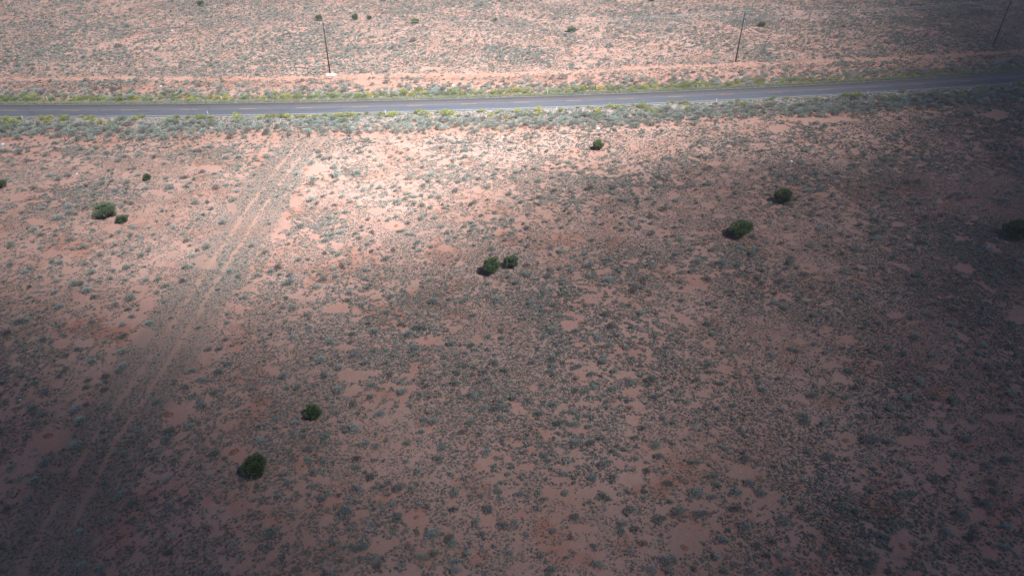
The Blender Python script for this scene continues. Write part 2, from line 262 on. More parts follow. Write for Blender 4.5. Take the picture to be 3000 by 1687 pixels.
def pdist(x, y, P):
    best = np.full(np.shape(x), 1e9); sg = np.zeros(np.shape(x))
    for a, b in zip(P[:-1], P[1:]):
        d = b-a; L = np.hypot(*d); t = np.clip(((x-a[0])*d[0]+(y-a[1])*d[1])/L**2, 0, 1)
        dx = x-a[0]-t*d[0]; dy = y-a[1]-t*d[1]; q = np.hypot(dx, dy); s = np.where(d[0]*dy-d[1]*dx > 0, 1.0, -1.0)
        m = q < best; best = np.where(m, q, best); sg = np.where(m, s, sg)
    return best*sg

# ------------------------------------------------------------------ ground
xs = np.unique(np.concatenate([np.linspace(-9000, -300, 14), np.linspace(-300, -210, 12), np.arange(-210, 222, .55), np.linspace(222, 320, 12), np.linspace(320, 9000, 14)]))
ys = np.unique(np.concatenate([np.linspace(-9000, 0, 12), np.linspace(0, 24, 10), np.arange(24, 290, .55), np.linspace(290, 400, 14), np.linspace(400, 9000, 14)]))
X, Y = np.meshgrid(xs, ys); xf, yf = X.ravel(), Y.ravel()
Z = hz(xf, yf)
nx, ny = len(xs), len(ys); i = (np.arange(ny-1)[:, None]*nx+np.arange(nx-1)).ravel()
gme = mesh_np('ground', np.stack([xf, yf, Z], 1), np.stack([i, i+1, i+1+nx, i+nx], 1))
gme.polygons.foreach_set('use_smooth', np.ones(len(gme.polygons), bool))
tr = pdist(xf, yf, TRK); sv = pdist(xf, yf, SRV); ro = roff(xf, yf)
rut = np.maximum(np.exp(-((abs(tr)-1.2)/.4)**2)*(.8+.2*sstep(60, 95, yf)), np.exp(-((abs(sv)-.9)/.55)**2))
attr(gme, 'bare', ell(xf, yf, BARE)); attr(gme, 'red', np.clip(ell(xf, yf, RED, .6)*.8+np.exp(-(sv/2.5)**2)*.35+np.exp(-((ro-14)/4)**2)*.5+np.exp(-((ro+15)/2.5)**2)*.4, 0, 1))
attr(gme, 'rut', rut); attr(gme, 'weeds', (1-sstep(3.6, 5.2, abs(tr)+(fbm(xf, yf, 2.5, 33, 2)-.5)*2))*(ro < -14))
attr(gme, 'shoulder', np.maximum(np.where(ro < 0, 1-sstep(6.2, 10.5, -ro+(fbm(xf, yf, 3, 77)-.5)*4), 1-sstep(4.6, 6.2, ro)), 0))
m, n, b = new_mat('desert_sand', .95, .08)
tc = N(n, 'ShaderNodeTexCoord').outputs['Object']
def A(nm): return N(n, 'ShaderNodeAttribute', attribute_name=nm).outputs['Fac']
pale, tan, red, dred = (.486, .314, .268), (.446, .266, .218), (.42, .188, .133), (.34, .135, .09)
c = mixc(n, ramp(n, noise(n, .07, 4, .6, tc), .36, .64), pale, tan)
c = mixc(n, mul(n, ramp(n, noise(n, .16, 5, .62, tc), .50, .72), .75), c, red)
c = mixc(n, mul(n, A('red'), ramp(n, noise(n, .8, 4, .6, tc), .2, .65)), c, red)
c = mixc(n, mul(n, ramp(n, noise(n, 1.7, 4, .65, tc), .62, .8), .45), c, dred)
c = mixc(n, mul(n, A('bare'), .75), c, (.47, .275, .228))
c = mixc(n, mul(n, A('weeds'), .55), c, (.26, .215, .19))
c = mixc(n, mul(n, A('rut'), .6), c, (.48, .29, .225))
# thin litter and low seedlings between the tufts
lit = mul(n, ramp(n, noise(n, 3.2, 5, .75, tc), .55, .70), mul(n, mul(n, A('bare'), -1), 1, 'ADD'))
c = mixc(n, mul(n, lit, .7), c, (.255, .21, .175))
c = mixc(n, mul(n, mul(n, ramp(n, noise(n, .11, 5, .6, tc), .45, .65), ramp(n, noise(n, 2.3, 4, .7, tc), .35, .6)), .4), c, (.27, .235, .205))
c = mixc(n, mul(n, ramp(n, noise(n, 14, 3, .7, tc), .60, .72), .35), c, (.22, .15, .12))
sh = mul(n, A('shoulder'), ramp(n, noise(n, 1.2, 4, .7, tc), .15, .5))
c = mixc(n, sh, c, mixc(n, ramp(n, noise(n, 9, 3, .7, tc), .35, .65), (.27, .235, .22), (.40, .36, .335)))
n.links.new(c, b.inputs['Base Color'])
bp = N(n, 'ShaderNodeBump', ins={'Strength': .8, 'Distance': .12}); n.links.new(noise(n, 2.2, 6, .65, tc), bp.inputs['Height']); n.links.new(bp.outputs[0], b.inputs['Normal'])
g = link('ground', gme, m); tag(g, kind='structure')

# ------------------------------------------------------------------ road
def strip(name, o0, o1, z, xa, xb, step=1.5, thick=None, mat=None, parent=None):
    xx = np.arange(xa, xb+step*.5, step); P0 = np.array([rpt(x, o0) for x in xx]); P1 = np.array([rpt(x, o1) for x in xx]); k = len(xx)
    V = np.vstack([np.c_[P0, np.full(k, z)], np.c_[P1, np.full(k, z)]]); i = np.arange(k-1); Q = [np.stack([i, i+1, i+1+k, i+k], 1)]
    if thick:
        V = np.vstack([V, V-[0, 0, thick]]); Q += [np.stack([i+2*k, i+2*k+1, i+1, i], 1), np.stack([i+k, i+k+1, i+3*k+1, i+3*k], 1)]
    me = mesh_np(name, V, Q)
    al = np.concatenate([[0], np.cumsum(np.hypot(*np.diff((P0+P1)/2, axis=0).T))]); r = len(V)//k
    attr(me, 'along', np.tile(al, r)); attr(me, 'across', np.tile(np.repeat([o0, o1], k), r//2))
    return link(name, me, mat, parent)
m, n, b = new_mat('asphalt', .85, .25)
al = N(n, 'ShaderNodeAttribute', attribute_name='along').outputs['Fac']; ac = N(n, 'ShaderNodeAttribute', attribute_name='across').outputs['Fac']
cv = N(n, 'ShaderNodeCombineXYZ'); n.links.new(mul(n, al, .08), cv.inputs[0]); n.links.new(ac, cv.inputs[1])
c = mixc(n, ramp(n, ac, .15, -.25), (.160, .155, .172), (.108, .124, .155))
c = mixc(n, mul(n, ramp(n, noise(n, 1.6, 4, .6, cv.outputs[0]), .5, .75), .7), c, (.075, .072, .085))
wt = N(n, 'ShaderNodeTexWave', wave_type='BANDS', bands_direction='Y', ins={'Scale': .175, 'Distortion': .6, 'Detail': 1}); n.links.new(cv.outputs[0], wt.inputs['Vector'])
c = mixc(n, mul(n, ramp(n, wt.outputs['Fac'], .75, 1.0), .35), c, (.08, .076, .09))
tc = N(n, 'ShaderNodeTexCoord').outputs['Object']
vo = N(n, 'ShaderNodeTexVoronoi', feature='DISTANCE_TO_EDGE', ins={'Scale': 1.0}); cs = N(n, 'ShaderNodeCombineXYZ')
n.links.new(mul(n, al, .11), cs.inputs[0]); n.links.new(mul(n, ac, .045), cs.inputs[1])
nz = N(n, 'ShaderNodeTexNoise', ins={'Scale': .9, 'Detail': 4}); n.links.new(tc, nz.inputs['Vector'])
ad = N(n, 'ShaderNodeVectorMath', operation='SCALE', ins={3: .12}); n.links.new(nz.outputs[1], ad.inputs[0])
a2 = N(n, 'ShaderNodeVectorMath', operation='ADD'); n.links.new(cs.outputs[0], a2.inputs[0]); n.links.new(ad.outputs[0], a2.inputs[1]); n.links.new(a2.outputs[0], vo.inputs['Vector'])
s1 = N(n, 'ShaderNodeMath', operation='ABSOLUTE'); n.links.new(mul(n, ac, 1.75, 'ADD'), s1.inputs[0])
c = mixc(n, mul(n, mul(n, ramp(n, s1.outputs[0], .75, .1), ramp(n, noise(n, .9, 5, .65, cv.outputs[0]), .38, .6)), .6), c, (.07, .068, .085))
c = mixc(n, mul(n, ramp(n, vo.outputs[0], .006, .002), .4), c, (.05, .048, .055))
c = mixc(n, mul(n, ramp(n, noise(n, 30, 2, .7, tc), .55, .7), .35), c, (.17, .15, .15))
n.links.new(c, b.inputs['Base Color'])
M_ASPH = m
road = strip('road', -4.15, 3.95, .07, -420, 520, 1.5, .5, M_ASPH); tag(road, kind='structure')
def paint(name, col, wear):
    m, n, b = new_mat(name, .7, .3); tc = N(n, 'ShaderNodeTexCoord').outputs['Object']
    n.links.new(mixc(n, mul(n, ramp(n, noise(n, 2.5, 5, .7, tc), .42, .62), wear), col, (.15, .135, .13)), b.inputs['Base Color']); return m
M_WP = paint('white_paint', (.66, .65, .64), .6); M_YP = paint('yellow_paint', (.52, .34, .16), .55)
tag(strip('edge_line', 3.58, 3.67, .076, -420, 520, 1.5, None, M_WP, road), 'far worn white edge line')
tag(strip('edge_line', -3.78, -3.64, .076, -420, 520, 1.5, None, M_WP, road), 'near white edge line')
dash_px = [28,208,381,554,727,893,1056,1215,1374,1528,1682,1833,1980,2128,2270,2412,2550,2690,2828,2960]
for px in dash_px:
    # find the world x of the dash on the centreline
    X_ = np.linspace(-140, 200, 1361); u, v, _ = proj(X_, ry(X_)); x0 = float(np.interp(px, u, X_))
    strip('centre_dash', -.09, .07, .076, x0-1.75, x0+1.75, .5, None, M_YP, road)

# ------------------------------------------------------------------ plant meshes
def leaves(P, D, L, W, tone, flat=False, rg=None):
    """one quad per leaf: P base (n,3), D direction, L length, W width"""
    rg = rg or rng; k = len(P); D = D/np.linalg.norm(D, axis=1, keepdims=True)
    s = np.cross(D, (np.array([0, 0, 1.])+rg.normal(size=(k, 3))*.35) if flat else rg.normal(size=(k, 3))); s /= np.linalg.norm(s, axis=1, keepdims=True)
    L = np.broadcast_to(L, k)[:, None]; W = np.broadcast_to(W, k)[:, None]
    V = np.stack([P-s*W*.35, P+s*W*.35, P+D*L*.6+s*W*.5, P+D*L, P+D*L*.6-s*W*.5], 1).reshape(-1, 3)
    i = np.arange(k)*5; return V, np.stack([i, i+1, i+2, i+3, i+4], 1), np.repeat(tone, 5)
def sph(k, rg, zmin=-.1):
    z = rg.uniform(zmin, 1, k); t = rg.uniform(0, 2*math.pi, k); r = np.sqrt(np.maximum(0, 1-z*z)); return np.stack([r*np.cos(t), r*np.sin(t), z], 1)
def bush_mesh(name, seed, k=420, H=1.1, lumps=6, ll=.20, lw=.06, spread=.35, hole=0):
    """unit-radius bush: several sprays of narrow leaves around leaning stems"""
    rg = np.random.default_rng(seed)
    lc = sph(lumps, rg, .0); lc = lc*np.array([.55, .55, .5*H])*rg.uniform(.75, 1.1, (lumps, 1)); lc[:, 2] = np.abs(lc[:, 2])+.22*H
    lr = rg.uniform(.32, .52, lumps)
    w_ = rg.integers(0, lumps, k); d = sph(k, rg, -.5); rad = rg.uniform(.35, 1, k)**.5
    P = lc[w_]+d*(lr[w_]*rad)[:, None]*np.array([1, 1, .85]); P[:, 2] = np.maximum(P[:, 2], .02)
    D = d*.9+P*np.array([.6, .6, .3])+np.array([0, 0, .75])+rg.normal(size=(k, 3))*spread
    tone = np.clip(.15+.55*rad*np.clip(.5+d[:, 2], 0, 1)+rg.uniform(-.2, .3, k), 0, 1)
    V, F, T = leaves(P, D, ll*rg.uniform(.7, 1.3, k), lw*rg.uniform(.7, 1.3, k), tone, rg=rg)
    mb = []; Vs = [V]; n0 = len(V); Q = []
    for q in range(lumps):           # woody stems
        a = rg.normal(size=3)*.04; a[2] = 0; b = lc[q]; s = np.cross(b-a, [0, 0, 1.]); s = s/np.linalg.norm(s)*.022; t = np.array([0, 0, .02])
        Vs.append(np.array([a-s, a+s, b+s*.5, b-s*.5, a-t, a+t, b+t*.5, b-t*.5])); Q += [[n0, n0+1, n0+2, n0+3], [n0+4, n0+5, n0+6, n0+7]]; n0 += 8
    V = np.vstack(Vs); T = np.concatenate([T, np.zeros(len(V)-len(T))])
    me = mesh_np(name, V, [F, np.array(Q)]); attr(me, 'tone', T); return me
def tuft_mesh(name, seed, k=20, H=.45):
    rg = np.random.default_rng(seed); d = sph(k, rg, .0); rad = rg.uniform(.1, .85, k)
    P = d*rad[:, None]*np.array([.75, .75, H]); st = rg.normal(size=2)*.18; P[:, :2] += st*rad[:, None]
    D = d*np.array([1, 1, .3])+[0, 0, .16]+rg.normal(size=(k, 3))*.3
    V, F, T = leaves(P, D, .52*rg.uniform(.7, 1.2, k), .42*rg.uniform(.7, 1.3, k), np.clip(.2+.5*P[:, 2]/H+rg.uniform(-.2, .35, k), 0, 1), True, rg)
    me = mesh_np(name, V, F); attr(me, 'tone', T); return me
def crown_mesh(name, seed, k, rx, ry_, h, leaf=.13, lumps=26, loose=0., skirt=.05):
    """juniper crown: many small sprays over lumpy boughs reaching nearly to the ground"""
    rg = np.random.default_rng(seed)
    c = sph(lumps, rg, -.75)*rg.uniform(.45, .8, (lumps, 1)); sz = rg.uniform(.24, .42, lumps)*(1-.25*loose)
    w_ = rg.integers(0, lumps, k); d = sph(k, rg, -1); rad = rg.uniform(.3, 1.12, k)**.45
    U = c[w_]+d*(sz[w_]*rad)[:, None]
    U = U*(1+ .10*np.sin(U[:, [1]]*7+seed)*np.cos(U[:, [0]]*6))
    nrm = np.linalg.norm(U, axis=1, keepdims=True); U = np.where(nrm > 1, U/nrm*(1+(nrm-1)*.5), U)
    # narrower at the foot, full in the middle
    f = np.where(U[:, 2] < -.3, 1-.35*(-.3-U[:, 2]), 1)
    P = np.stack([U[:, 0]*rx*f, U[:, 1]*ry_*f, (U[:, 2]+1)*.5*h*(1-skirt)+h*skirt], 1)
    D = d+U*.8+[0, 0, .7]+rg.normal(size=(k, 3))*.35
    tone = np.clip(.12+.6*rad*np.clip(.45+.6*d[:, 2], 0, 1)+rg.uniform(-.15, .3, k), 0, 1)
    V, F, T = leaves(P, D, leaf*rg.uniform(.7, 1.5, k), leaf*.55*rg.uniform(.7, 1.3, k), tone, rg=rg)
    me = mesh_np(name, V, F); attr(me, 'tone', T); return me
def trunk_mesh(name, seed, r, h):
    rg = np.random.default_rng(seed); mb = MB(); a = np.array([0, 0, -.15]); b = np.array([.05*r, .04*r, h*.35])
    mb.tube(a, b, .09*r+.03, .06*r+.02, 8)
    for q in range(7):
        e = sph(1, rg, .1)[0]*np.array([r*.75, r*.75, h*.5])+[0, 0, h*.3]; md = (b+e)/2+rg.normal(size=3)*.05*r
        s0 = b*rg.uniform(.4, 1); mb.tube(s0, md, .035*r+.012, .025*r+.01, 6); mb.tube(md, e, .025*r+.01, .008*r+.004, 6)
    return mb.mesh(name)

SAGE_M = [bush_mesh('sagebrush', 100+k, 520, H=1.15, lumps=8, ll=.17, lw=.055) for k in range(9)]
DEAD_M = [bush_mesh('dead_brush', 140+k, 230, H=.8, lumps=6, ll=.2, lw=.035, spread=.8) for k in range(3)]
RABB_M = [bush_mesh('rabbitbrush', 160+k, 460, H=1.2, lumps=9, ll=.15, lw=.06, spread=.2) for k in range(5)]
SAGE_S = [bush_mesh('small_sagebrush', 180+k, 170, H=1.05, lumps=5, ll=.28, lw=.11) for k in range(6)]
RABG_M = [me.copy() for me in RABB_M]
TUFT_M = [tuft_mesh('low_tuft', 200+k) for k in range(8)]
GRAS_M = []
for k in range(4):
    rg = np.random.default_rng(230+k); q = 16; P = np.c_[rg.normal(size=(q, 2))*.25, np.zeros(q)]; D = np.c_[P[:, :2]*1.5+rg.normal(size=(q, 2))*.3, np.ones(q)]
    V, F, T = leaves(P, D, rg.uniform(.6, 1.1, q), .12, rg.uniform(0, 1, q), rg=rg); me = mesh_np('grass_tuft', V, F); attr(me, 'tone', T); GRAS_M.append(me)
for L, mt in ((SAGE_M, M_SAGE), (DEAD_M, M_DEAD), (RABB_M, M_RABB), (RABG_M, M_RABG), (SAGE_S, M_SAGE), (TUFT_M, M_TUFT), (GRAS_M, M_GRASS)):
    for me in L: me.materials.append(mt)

def scatter(name, P, rot, scl, idx, meshes, label, cat):
    """ONE object: points that each carry one of the given plants"""
    me = bpy.data.meshes.new(name); me.vertices.add(len(P)); me.vertices.foreach_set('co', np.asarray(P, np.float32).ravel())
    attr(me, 'rot', rot); attr(me, 'idx', idx)
    a = me.attributes.new('scl', 'FLOAT_VECTOR', 'POINT'); a.data.foreach_set('vector', np.asarray(scl, np.float32).ravel())
    o = link(name, me); tag(o, label, cat, None, 'stuff')
    src = bpy.data.collections.new(name+'_plants')
    for q, mm in enumerate(meshes): src.objects.link(bpy.data.objects.new('%s_plant_%02d' % (name, q), mm))
    ng = bpy.data.node_groups.new(name, 'GeometryNodeTree')
    ng.interface.new_socket('Geometry', in_out='INPUT', socket_type='NodeSocketGeometry'); ng.interface.new_socket('Geometry', in_out='OUTPUT', socket_type='NodeSocketGeometry')
    gi = ng.nodes.new('NodeGroupInput'); go = ng.nodes.new('NodeGroupOutput'); ip = ng.nodes.new('GeometryNodeInstanceOnPoints'); ci = ng.nodes.new('GeometryNodeCollectionInfo')
    ci.inputs[0].default_value = src; ci.inputs['Separate Children'].default_value = True; ci.inputs['Reset Children'].default_value = True
    def na(nm, t): q = ng.nodes.new('GeometryNodeInputNamedAttribute'); q.data_type = t; q.inputs[0].default_value = nm; return q.outputs[0]
    ip.inputs['Pick Instance'].default_value = True
    cx = ng.nodes.new('ShaderNodeCombineXYZ'); l = ng.links.new
    l(gi.outputs[0], ip.inputs['Points']); l(ci.outputs[0], ip.inputs['Instance']); l(na('rot', 'FLOAT'), cx.inputs[2]); l(cx.outputs[0], ip.inputs['Rotation'])
    l(na('scl', 'FLOAT_VECTOR'), ip.inputs['Scale']); f2 = ng.nodes.new('FunctionNodeFloatToInt'); l(na('idx', 'FLOAT'), f2.inputs[0]); l(f2.outputs[0], ip.inputs['Instance Index'])
    l(ip.outputs[0], go.inputs[0])
    md = o.modifiers.new('plants', 'NODES'); md.node_group = ng
    return o
def inview(x, y, mx=120, my=120):
    px, py, k = proj(x, y); return (px > -mx) & (px < 3000+mx) & (py > -my) & (py < 1687+my) & (k > 5)

# ------------------------------------------------------------------ low tufts over the whole desert floor
def tufts(ya, yb, cell, keep_scale, smin, smax, seed):
    rg = np.random.default_rng(seed); hw = .76*(math.hypot(yb, HCAM))*1.08+10
    gx, gy = np.meshgrid(np.arange(-hw, hw, cell), np.arange(ya, yb, cell)); x = gx.ravel(); y = gy.ravel()
    x = x+rg.uniform(-.5, .5, len(x))*cell; y = y+rg.uniform(-.5, .5, len(y))*cell
    m = inview(x, y); x, y = x[m], y[m]; px, py, _ = proj(x, y)
    D = .568+(fbm(x, y, 14, 61, 3)-.5)*.34+(fbm(x, y, 4.5, 62, 2)-.5)*.27
    D += .06*sstep(1700, 2500, px)*sstep(430, 560, py) - .07*np.exp(-(((px-1350)/450)**2+((py-480)/170)**2)) - .04*sstep(1200, 1500, py)*sstep(1900, 1500, px)*sstep(300, 800, px)
    tr = pdist(x, y, TRK); sv = pdist(x, y, SRV); ro = roff(x, y); rn = (fbm(x, y, 1.6, 63, 2)-.5)
    D -= .035*sstep(150, 200, y)+.03*sstep(75, 85, y)*(1-sstep(118, 126, y))
    D = np.where(ro < -14, D-.09*np.exp(-((abs(tr)-6.2)/1.6)**2), D)
    D = np.where((abs(tr) < 4.3+rn*2.5) & (ro < -14), .80+.16*(1-sstep(75, 110, y)), D)
    D -= ((.85-.36*sstep(85, 110, y))*np.exp(-(abs(abs(tr)-1.2)/.45)**2)+.5*np.exp(-((tr-3.4)/.4)**2)+.35*np.exp(-((tr+3.1)/.3)**2))*(ro < -14)*(.75+rn)
    D -= np.exp(-(sv/1.7)**2)*.28*(.5+1.*fbm(x, y, 5, 64, 2))+.13*np.exp(-((ro-13.5)/4.5)**2)+.12*np.exp(-((ro+16)/3)**2)
    wx = x+(fbm(x, y, 1.7, 74, 2)-.5)*1.6; wy = y+(fbm(x, y, 1.7, 75, 2)-.5)*1.6
    nn = 1-2*abs(vnoise(wx*.8+wy*.6, wy*.8-wx*.6, .95, 71)-.5); n2 = vnoise(wx*.42-wy*.91, wx*.91+wy*.42, .55, 72); n3 = vnoise(wx*.9+wy*.43, wy*.9-wx*.43, 2.1, 73)
    q = .45*nn+.36*n2+.19*n3
    keep = (q > 1.02-D*1.02) & (rg.random(len(x)) < keep_scale)
    keep |= rg.random(len(x)) < .05*np.clip(D, 0, 1)
    keep &= ell(x, y, BARE) < rg.uniform(.2, .7, len(x))
    tiny = (rg.random(len(x)) < .03) & ~keep; keep |= tiny
    keep &= abs(ro) > 4.6
    x, y = x[keep], y[keep]; tr = tr[keep]; tiny = tiny[keep]
    s = rg.uniform(smin, smax, len(x))*(.75+.7*vnoise(x, y, 9, 81))*np.where((abs(tr) < 4.8) & (roff(x, y) < -14), .9, 1)
    s *= np.where(rg.random(len(x)) < .07, rg.uniform(1.3, 1.9, len(x)), 1)*np.where(tiny, .5, 1)
    return np.stack([x, y, hz(x, y)-.01], 1), s
PA, SA = tufts(24, 120, .25, 1, .085, .175, 301)
PB, SB = tufts(120, 300, .40, .95, .13, .26, 302)
P = np.vstack([PA, PB]); s = np.concatenate([SA, SB]); k = len(P)
print('tufts', len(PA), len(PB))
scatter('low_tufts', P, rng.uniform(0, 6.28, k), np.stack([s*rng.uniform(.85, 1.5, k), s, s*rng.uniform(.7, 1.2, k)], 1), rng.integers(0, 8, k), TUFT_M,
        'countless low grey-green tufts of grass and snakeweed dotting the red sand', 'low tufts')

# ------------------------------------------------------------------ sagebrush: read from the photo, plus the belts along the road and the open flats
bush = []      # x, y, width m, kind, px width
for px, py, wpx, dead in sage_list():
    p = at(px, py+wpx*.28); wm = wpx*depth(p)/FPX
    bush.append([p[0], p[1], wm*1.02, 'dead' if dead else 'sage', wpx])
taken = [(b[0], b[1], b[2]) for b in bush]
def grid_ok(cellmap, x, y, r, cell=3.0):
    ix, iy = int(x//cell), int(y//cell)
    for a in (-1, 0, 1):
        for c in (-1, 0, 1):
            for q in cellmap.get((ix+a, iy+c), ()):
                if (q[0]-x)**2+(q[1]-y)**2 < (.34*(q[2]+r))**2: return False
    return True
cm = {}
def put(x, y, r): cm.setdefault((int(x//3), int(y//3)), []).append((x, y, r))
for t in taken: put(*t)
RB_T = {
(0,0): "60,1200,90 130,1215,90 195,1190,50 420,1190,70 500,1190,90 480,1220,70 650,1190,90 635,1250,70 820,1175,40 870,1190,50 930,1180,70 1010,1225,80 1365,1190,70 1430,1175,60 1770,1175,60 1885,1180,60 2020,1185,90 2120,1175,50 2390,1175,90 920,1210,60 1210,1200,-90 1120,1250,-70 80,1270,-80 210,1250,-60 1680,1210,-80 2130,1220,-70",
(750,0): "50,1180,60 120,1165,60 180,1170,60 250,1165,70 330,1165,70 420,1175,60 480,1165,60 540,1175,50 600,1165,50 700,1160,50 770,1165,60 830,1155,70 910,1160,90 980,1145,60 1040,1150,40 1115,1140,40 1250,1145,60 1350,1155,80 1400,1140,80 1600,1130,60 1670,1135,80 1730,1140,50 1760,1185,50 1840,1125,50 1900,1130,80 1960,1140,80 2030,1160,50 2265,1115,60 2375,1150,70 2435,1125,60 2520,1165,60 880,1210,-80",
(1500,0): "50,1120,60 115,1155,50 150,1110,30 270,1100,70 265,1145,70 315,1110,30 480,1110,60 665,1080,35 768,1080,45 860,1110,70 980,1065,60 1040,1070,80 1110,1075,60 1215,1062,40 1310,1060,90 1360,1085,60 1440,1120,80 1565,1035,40 1620,1030,40 1690,1040,40 1735,1030,50 1750,1090,60 2280,1008,40 2330,1045,60 2470,1055,40 1360,1100,-60 860,1140,-70",
(2250,0): "40,990,50 200,985,40 490,990,40 740,970,40 800,950,70 860,955,80 910,955,60 1130,975,50 1240,975,50 1520,930,60 1940,940,60 2135,875,50 2540,845,60 1350,920,50 1280,690,60 1370,740,60 1650,720,50 1940,715,50 1520,685,50 930,780,60 700,785,60 640,790,60 580,795,50 460,805,70 390,805,60 310,805,70 150,805,70 2400,690,50"}
rabbit = []
for t, s_ in RB_T.items():
    for q in s_.split():
        a = [float(v) for v in q.split(',')]; px, py, wpx = t[0]+a[0]/K, t[1]+a[1]/K, abs(a[2])/K
        p = at(px, py+wpx*.25); rabbit.append([p[0], p[1], wpx*depth(p)/FPX, a[2] < 0, wpx]); put(p[0], p[1], rabbit[-1][2])
rg = np.random.default_rng(77)
tries = 0
while len(rabbit) < 290 and tries < 9000:   # the yellow-green belt beyond the road
    tries += 1
    x = rg.uniform(-125, 118); off = 5.9+abs(rg.normal())*1.5
    p = rpt(x, off)
    dens = .95-.75*float(sstep(35, 70, x))
    if rg.random() > dens or not inview(p[0], p[1], 40, 40): continue
    r = rg.uniform(1.1, 2.1)
    if grid_ok(cm, p[0], p[1], r): rabbit.append([p[0], p[1], r, rg.random() < .55, r*FPX/depth(p)]); put(p[0], p[1], r)
for _ in range(26000):    # sage belts on both verges
    x = rg.uniform(-135, 190); side = rg.random() < .68
    off = -rg.uniform(7.2, 18.5) if side else rg.uniform(6.5, 15)
    p = rpt(x, off)
    edge = (1-sstep(11.5, 17.5, -off))*(.3+.55*sstep(7, 10, -off)) if side else .85*(1-sstep(8.5, 15, off))
    if rg.random() > float(edge)*(-.1+1.7*float(fbm(p[0], p[1], 6, 91, 2))) or not inview(p[0], p[1], 60, 60): continue
    r = rg.uniform(.9, 2.1) if side else rg.uniform(.8, 1.9)
    if grid_ok(cm, p[0], p[1], r): bush.append([p[0], p[1], r, 'sage', r*FPX/depth(p)]); put(p[0], p[1], r)
nb = len(bush)
gx = rg.uniform(-205, 215, 52000); gy = rg.uniform(40, 285, 52000); ok = inview(gx, gy, 60, 60); gx, gy = gx[ok], gy[ok]
bare = ell(gx, gy, BARE); ro = roff(gx, gy); sv = pdist(gx, gy, SRV); tr = pdist(gx, gy, TRK); dn = fbm(gx, gy, 13, 93, 3); ppx, ppy, _ = proj(gx, gy)
small = []
for x, y, ba, o_, v, t, d, qy in zip(gx, gy, bare, ro, sv, tr, dn, ppy):
    if ba > .2 or abs(o_) < 12 or abs(v) < 1.7 or (abs(t) < 3 and rg.random() < .8): continue
    if rg.random() > (.30+1.3*max(0, d-.25))*(.72 if o_ > 0 else .42): continue
    r = rg.uniform(.4, .9) if rg.random() < .75 else rg.uniform(.8, 1.3)
    if o_ > 0: r *= 1.15
    if qy > 850: r = min(r, .6)
    if grid_ok(cm, x, y, r): small.append([x, y, r, 'sage', 0]); put(x, y, r)
for b_ in small: b_[4] = b_[2]*FPX/depth(b_)
print('bushes', nb, 'small', len(small), 'rabbit', len(rabbit))
allb = [b_ for b_ in bush if inview(b_[0], b_[1], 0, 0)]; oth = [b_ for b_ in bush if not inview(b_[0], b_[1], 0, 0)]+small
live = sorted([b_ for b_ in allb if b_[3] == 'sage'], key=lambda q: -q[4]); dead = [b_ for b_ in bush if b_[3] == 'dead']
oth = [b_ for b_ in oth if b_[3] == 'sage']
SAGE300, rest = live[:300], live[300:]+oth
A_ = np.array([[b_[0], b_[1], b_[2]/2] for b_ in rest]); big = A_[:, 2] > .42; k = len(A_)
idx = np.where(big, rng.integers(0, 9, k), 9+rng.integers(0, 6, k)); sc = np.stack([A_[:, 2]*rng.uniform(1.0, 1.35, k), A_[:, 2]*rng.uniform(.95, 1.2, k), A_[:, 2]*rng.uniform(.8, 1.15, k)], 1)
scatter('sagebrush_scrub', np.c_[A_[:, :2], hz(A_[:, 0], A_[:, 1])-.02], rng.uniform(0, 6.28, k), sc, idx, SAGE_M+SAGE_S,
        'the many smaller grey-green sagebrush spread over the flats and both road verges', 'sagebrush scrub')

# ------------------------------------------------------------------ landmarks used to tell plants apart
JUN = [  # px, py centre, width px, height px, style, label, phrase
(315,614,69,58,'loose','broad loose bright-green shrub tree on the sand at left','broad loose green tree'),
(361,642,35,29,'loose','small rounded yellow-green shrub at the lower right of the broad loose green tree','small yellow-green shrub'),
(433,521,22,22,'dense','small upright dark-green juniper alone on the open left flat','small upright juniper'),
(2,541,46,27,'dense','dark-green juniper cut off by the left edge of the view','left-edge juniper'),
(1440,776,50,60,'dense','tall rounded dark-olive juniper near the centre, the left one of a close pair','central tall juniper'),
(1497,765,46,44,'grey','low grey-green juniper near the centre, the right one of a close pair','central grey juniper'),
(2168,667,76,52,'dense','wide lopsided dark juniper on the shaded right flat','wide lopsided juniper'),
(2293,572,61,48,'dense','neatly domed round dark juniper up and right of the wide lopsided one','domed round juniper'),
(2978,672,88,58,'dense','big very dark juniper cut off by the right edge in deep shade','right-edge juniper'),
(920,1199,49,50,'dense','round bright-green juniper in the lower left centre','round lower juniper'),
(752,1357,72,72,'dense','large bright-green juniper nearest the camera, beside a round bare patch','nearest big juniper'),
(1753,425,32,34,'dense','lone dark juniper in bright sun just below the road verge','sunlit roadside juniper'),
(589,11,17,16,'dense','tiny far juniper near the top edge at upper left','far upper-left juniper'),
(935.5,54,18,16,'dense','far round juniper directly behind the top of the left power pole','far juniper by the pole top'),
(1041,52,17,19,'dense','far upright juniper, second to the right of the left pole top','far upright juniper'),
(1082.5,54,12,11,'dense','smallest far juniper, between the upright one and the squat one','smallest far juniper'),
(1217,64,23,15,'dense','far squat square juniper right of the smallest one','far squat juniper'),
(1450.5,61,13,12,'grey','far faint grey juniper near the middle of the top edge','far faint juniper'),
(1674.5,87,25,17,'olive','far loose olive shrub tree on the pale flat above mid road','far olive tree'),
(2230,73,20,14,'dense','far dark juniper just right of the middle power pole','far juniper right of the middle pole'),
(1126,-2,20,10,'dense','far juniper whose foot just shows at the top edge of the view','top-edge juniper'),
(1909,2,11,9,'grey','small far grey juniper at the top edge, left of the middle pole','top-edge grey juniper'),
]
LM = []
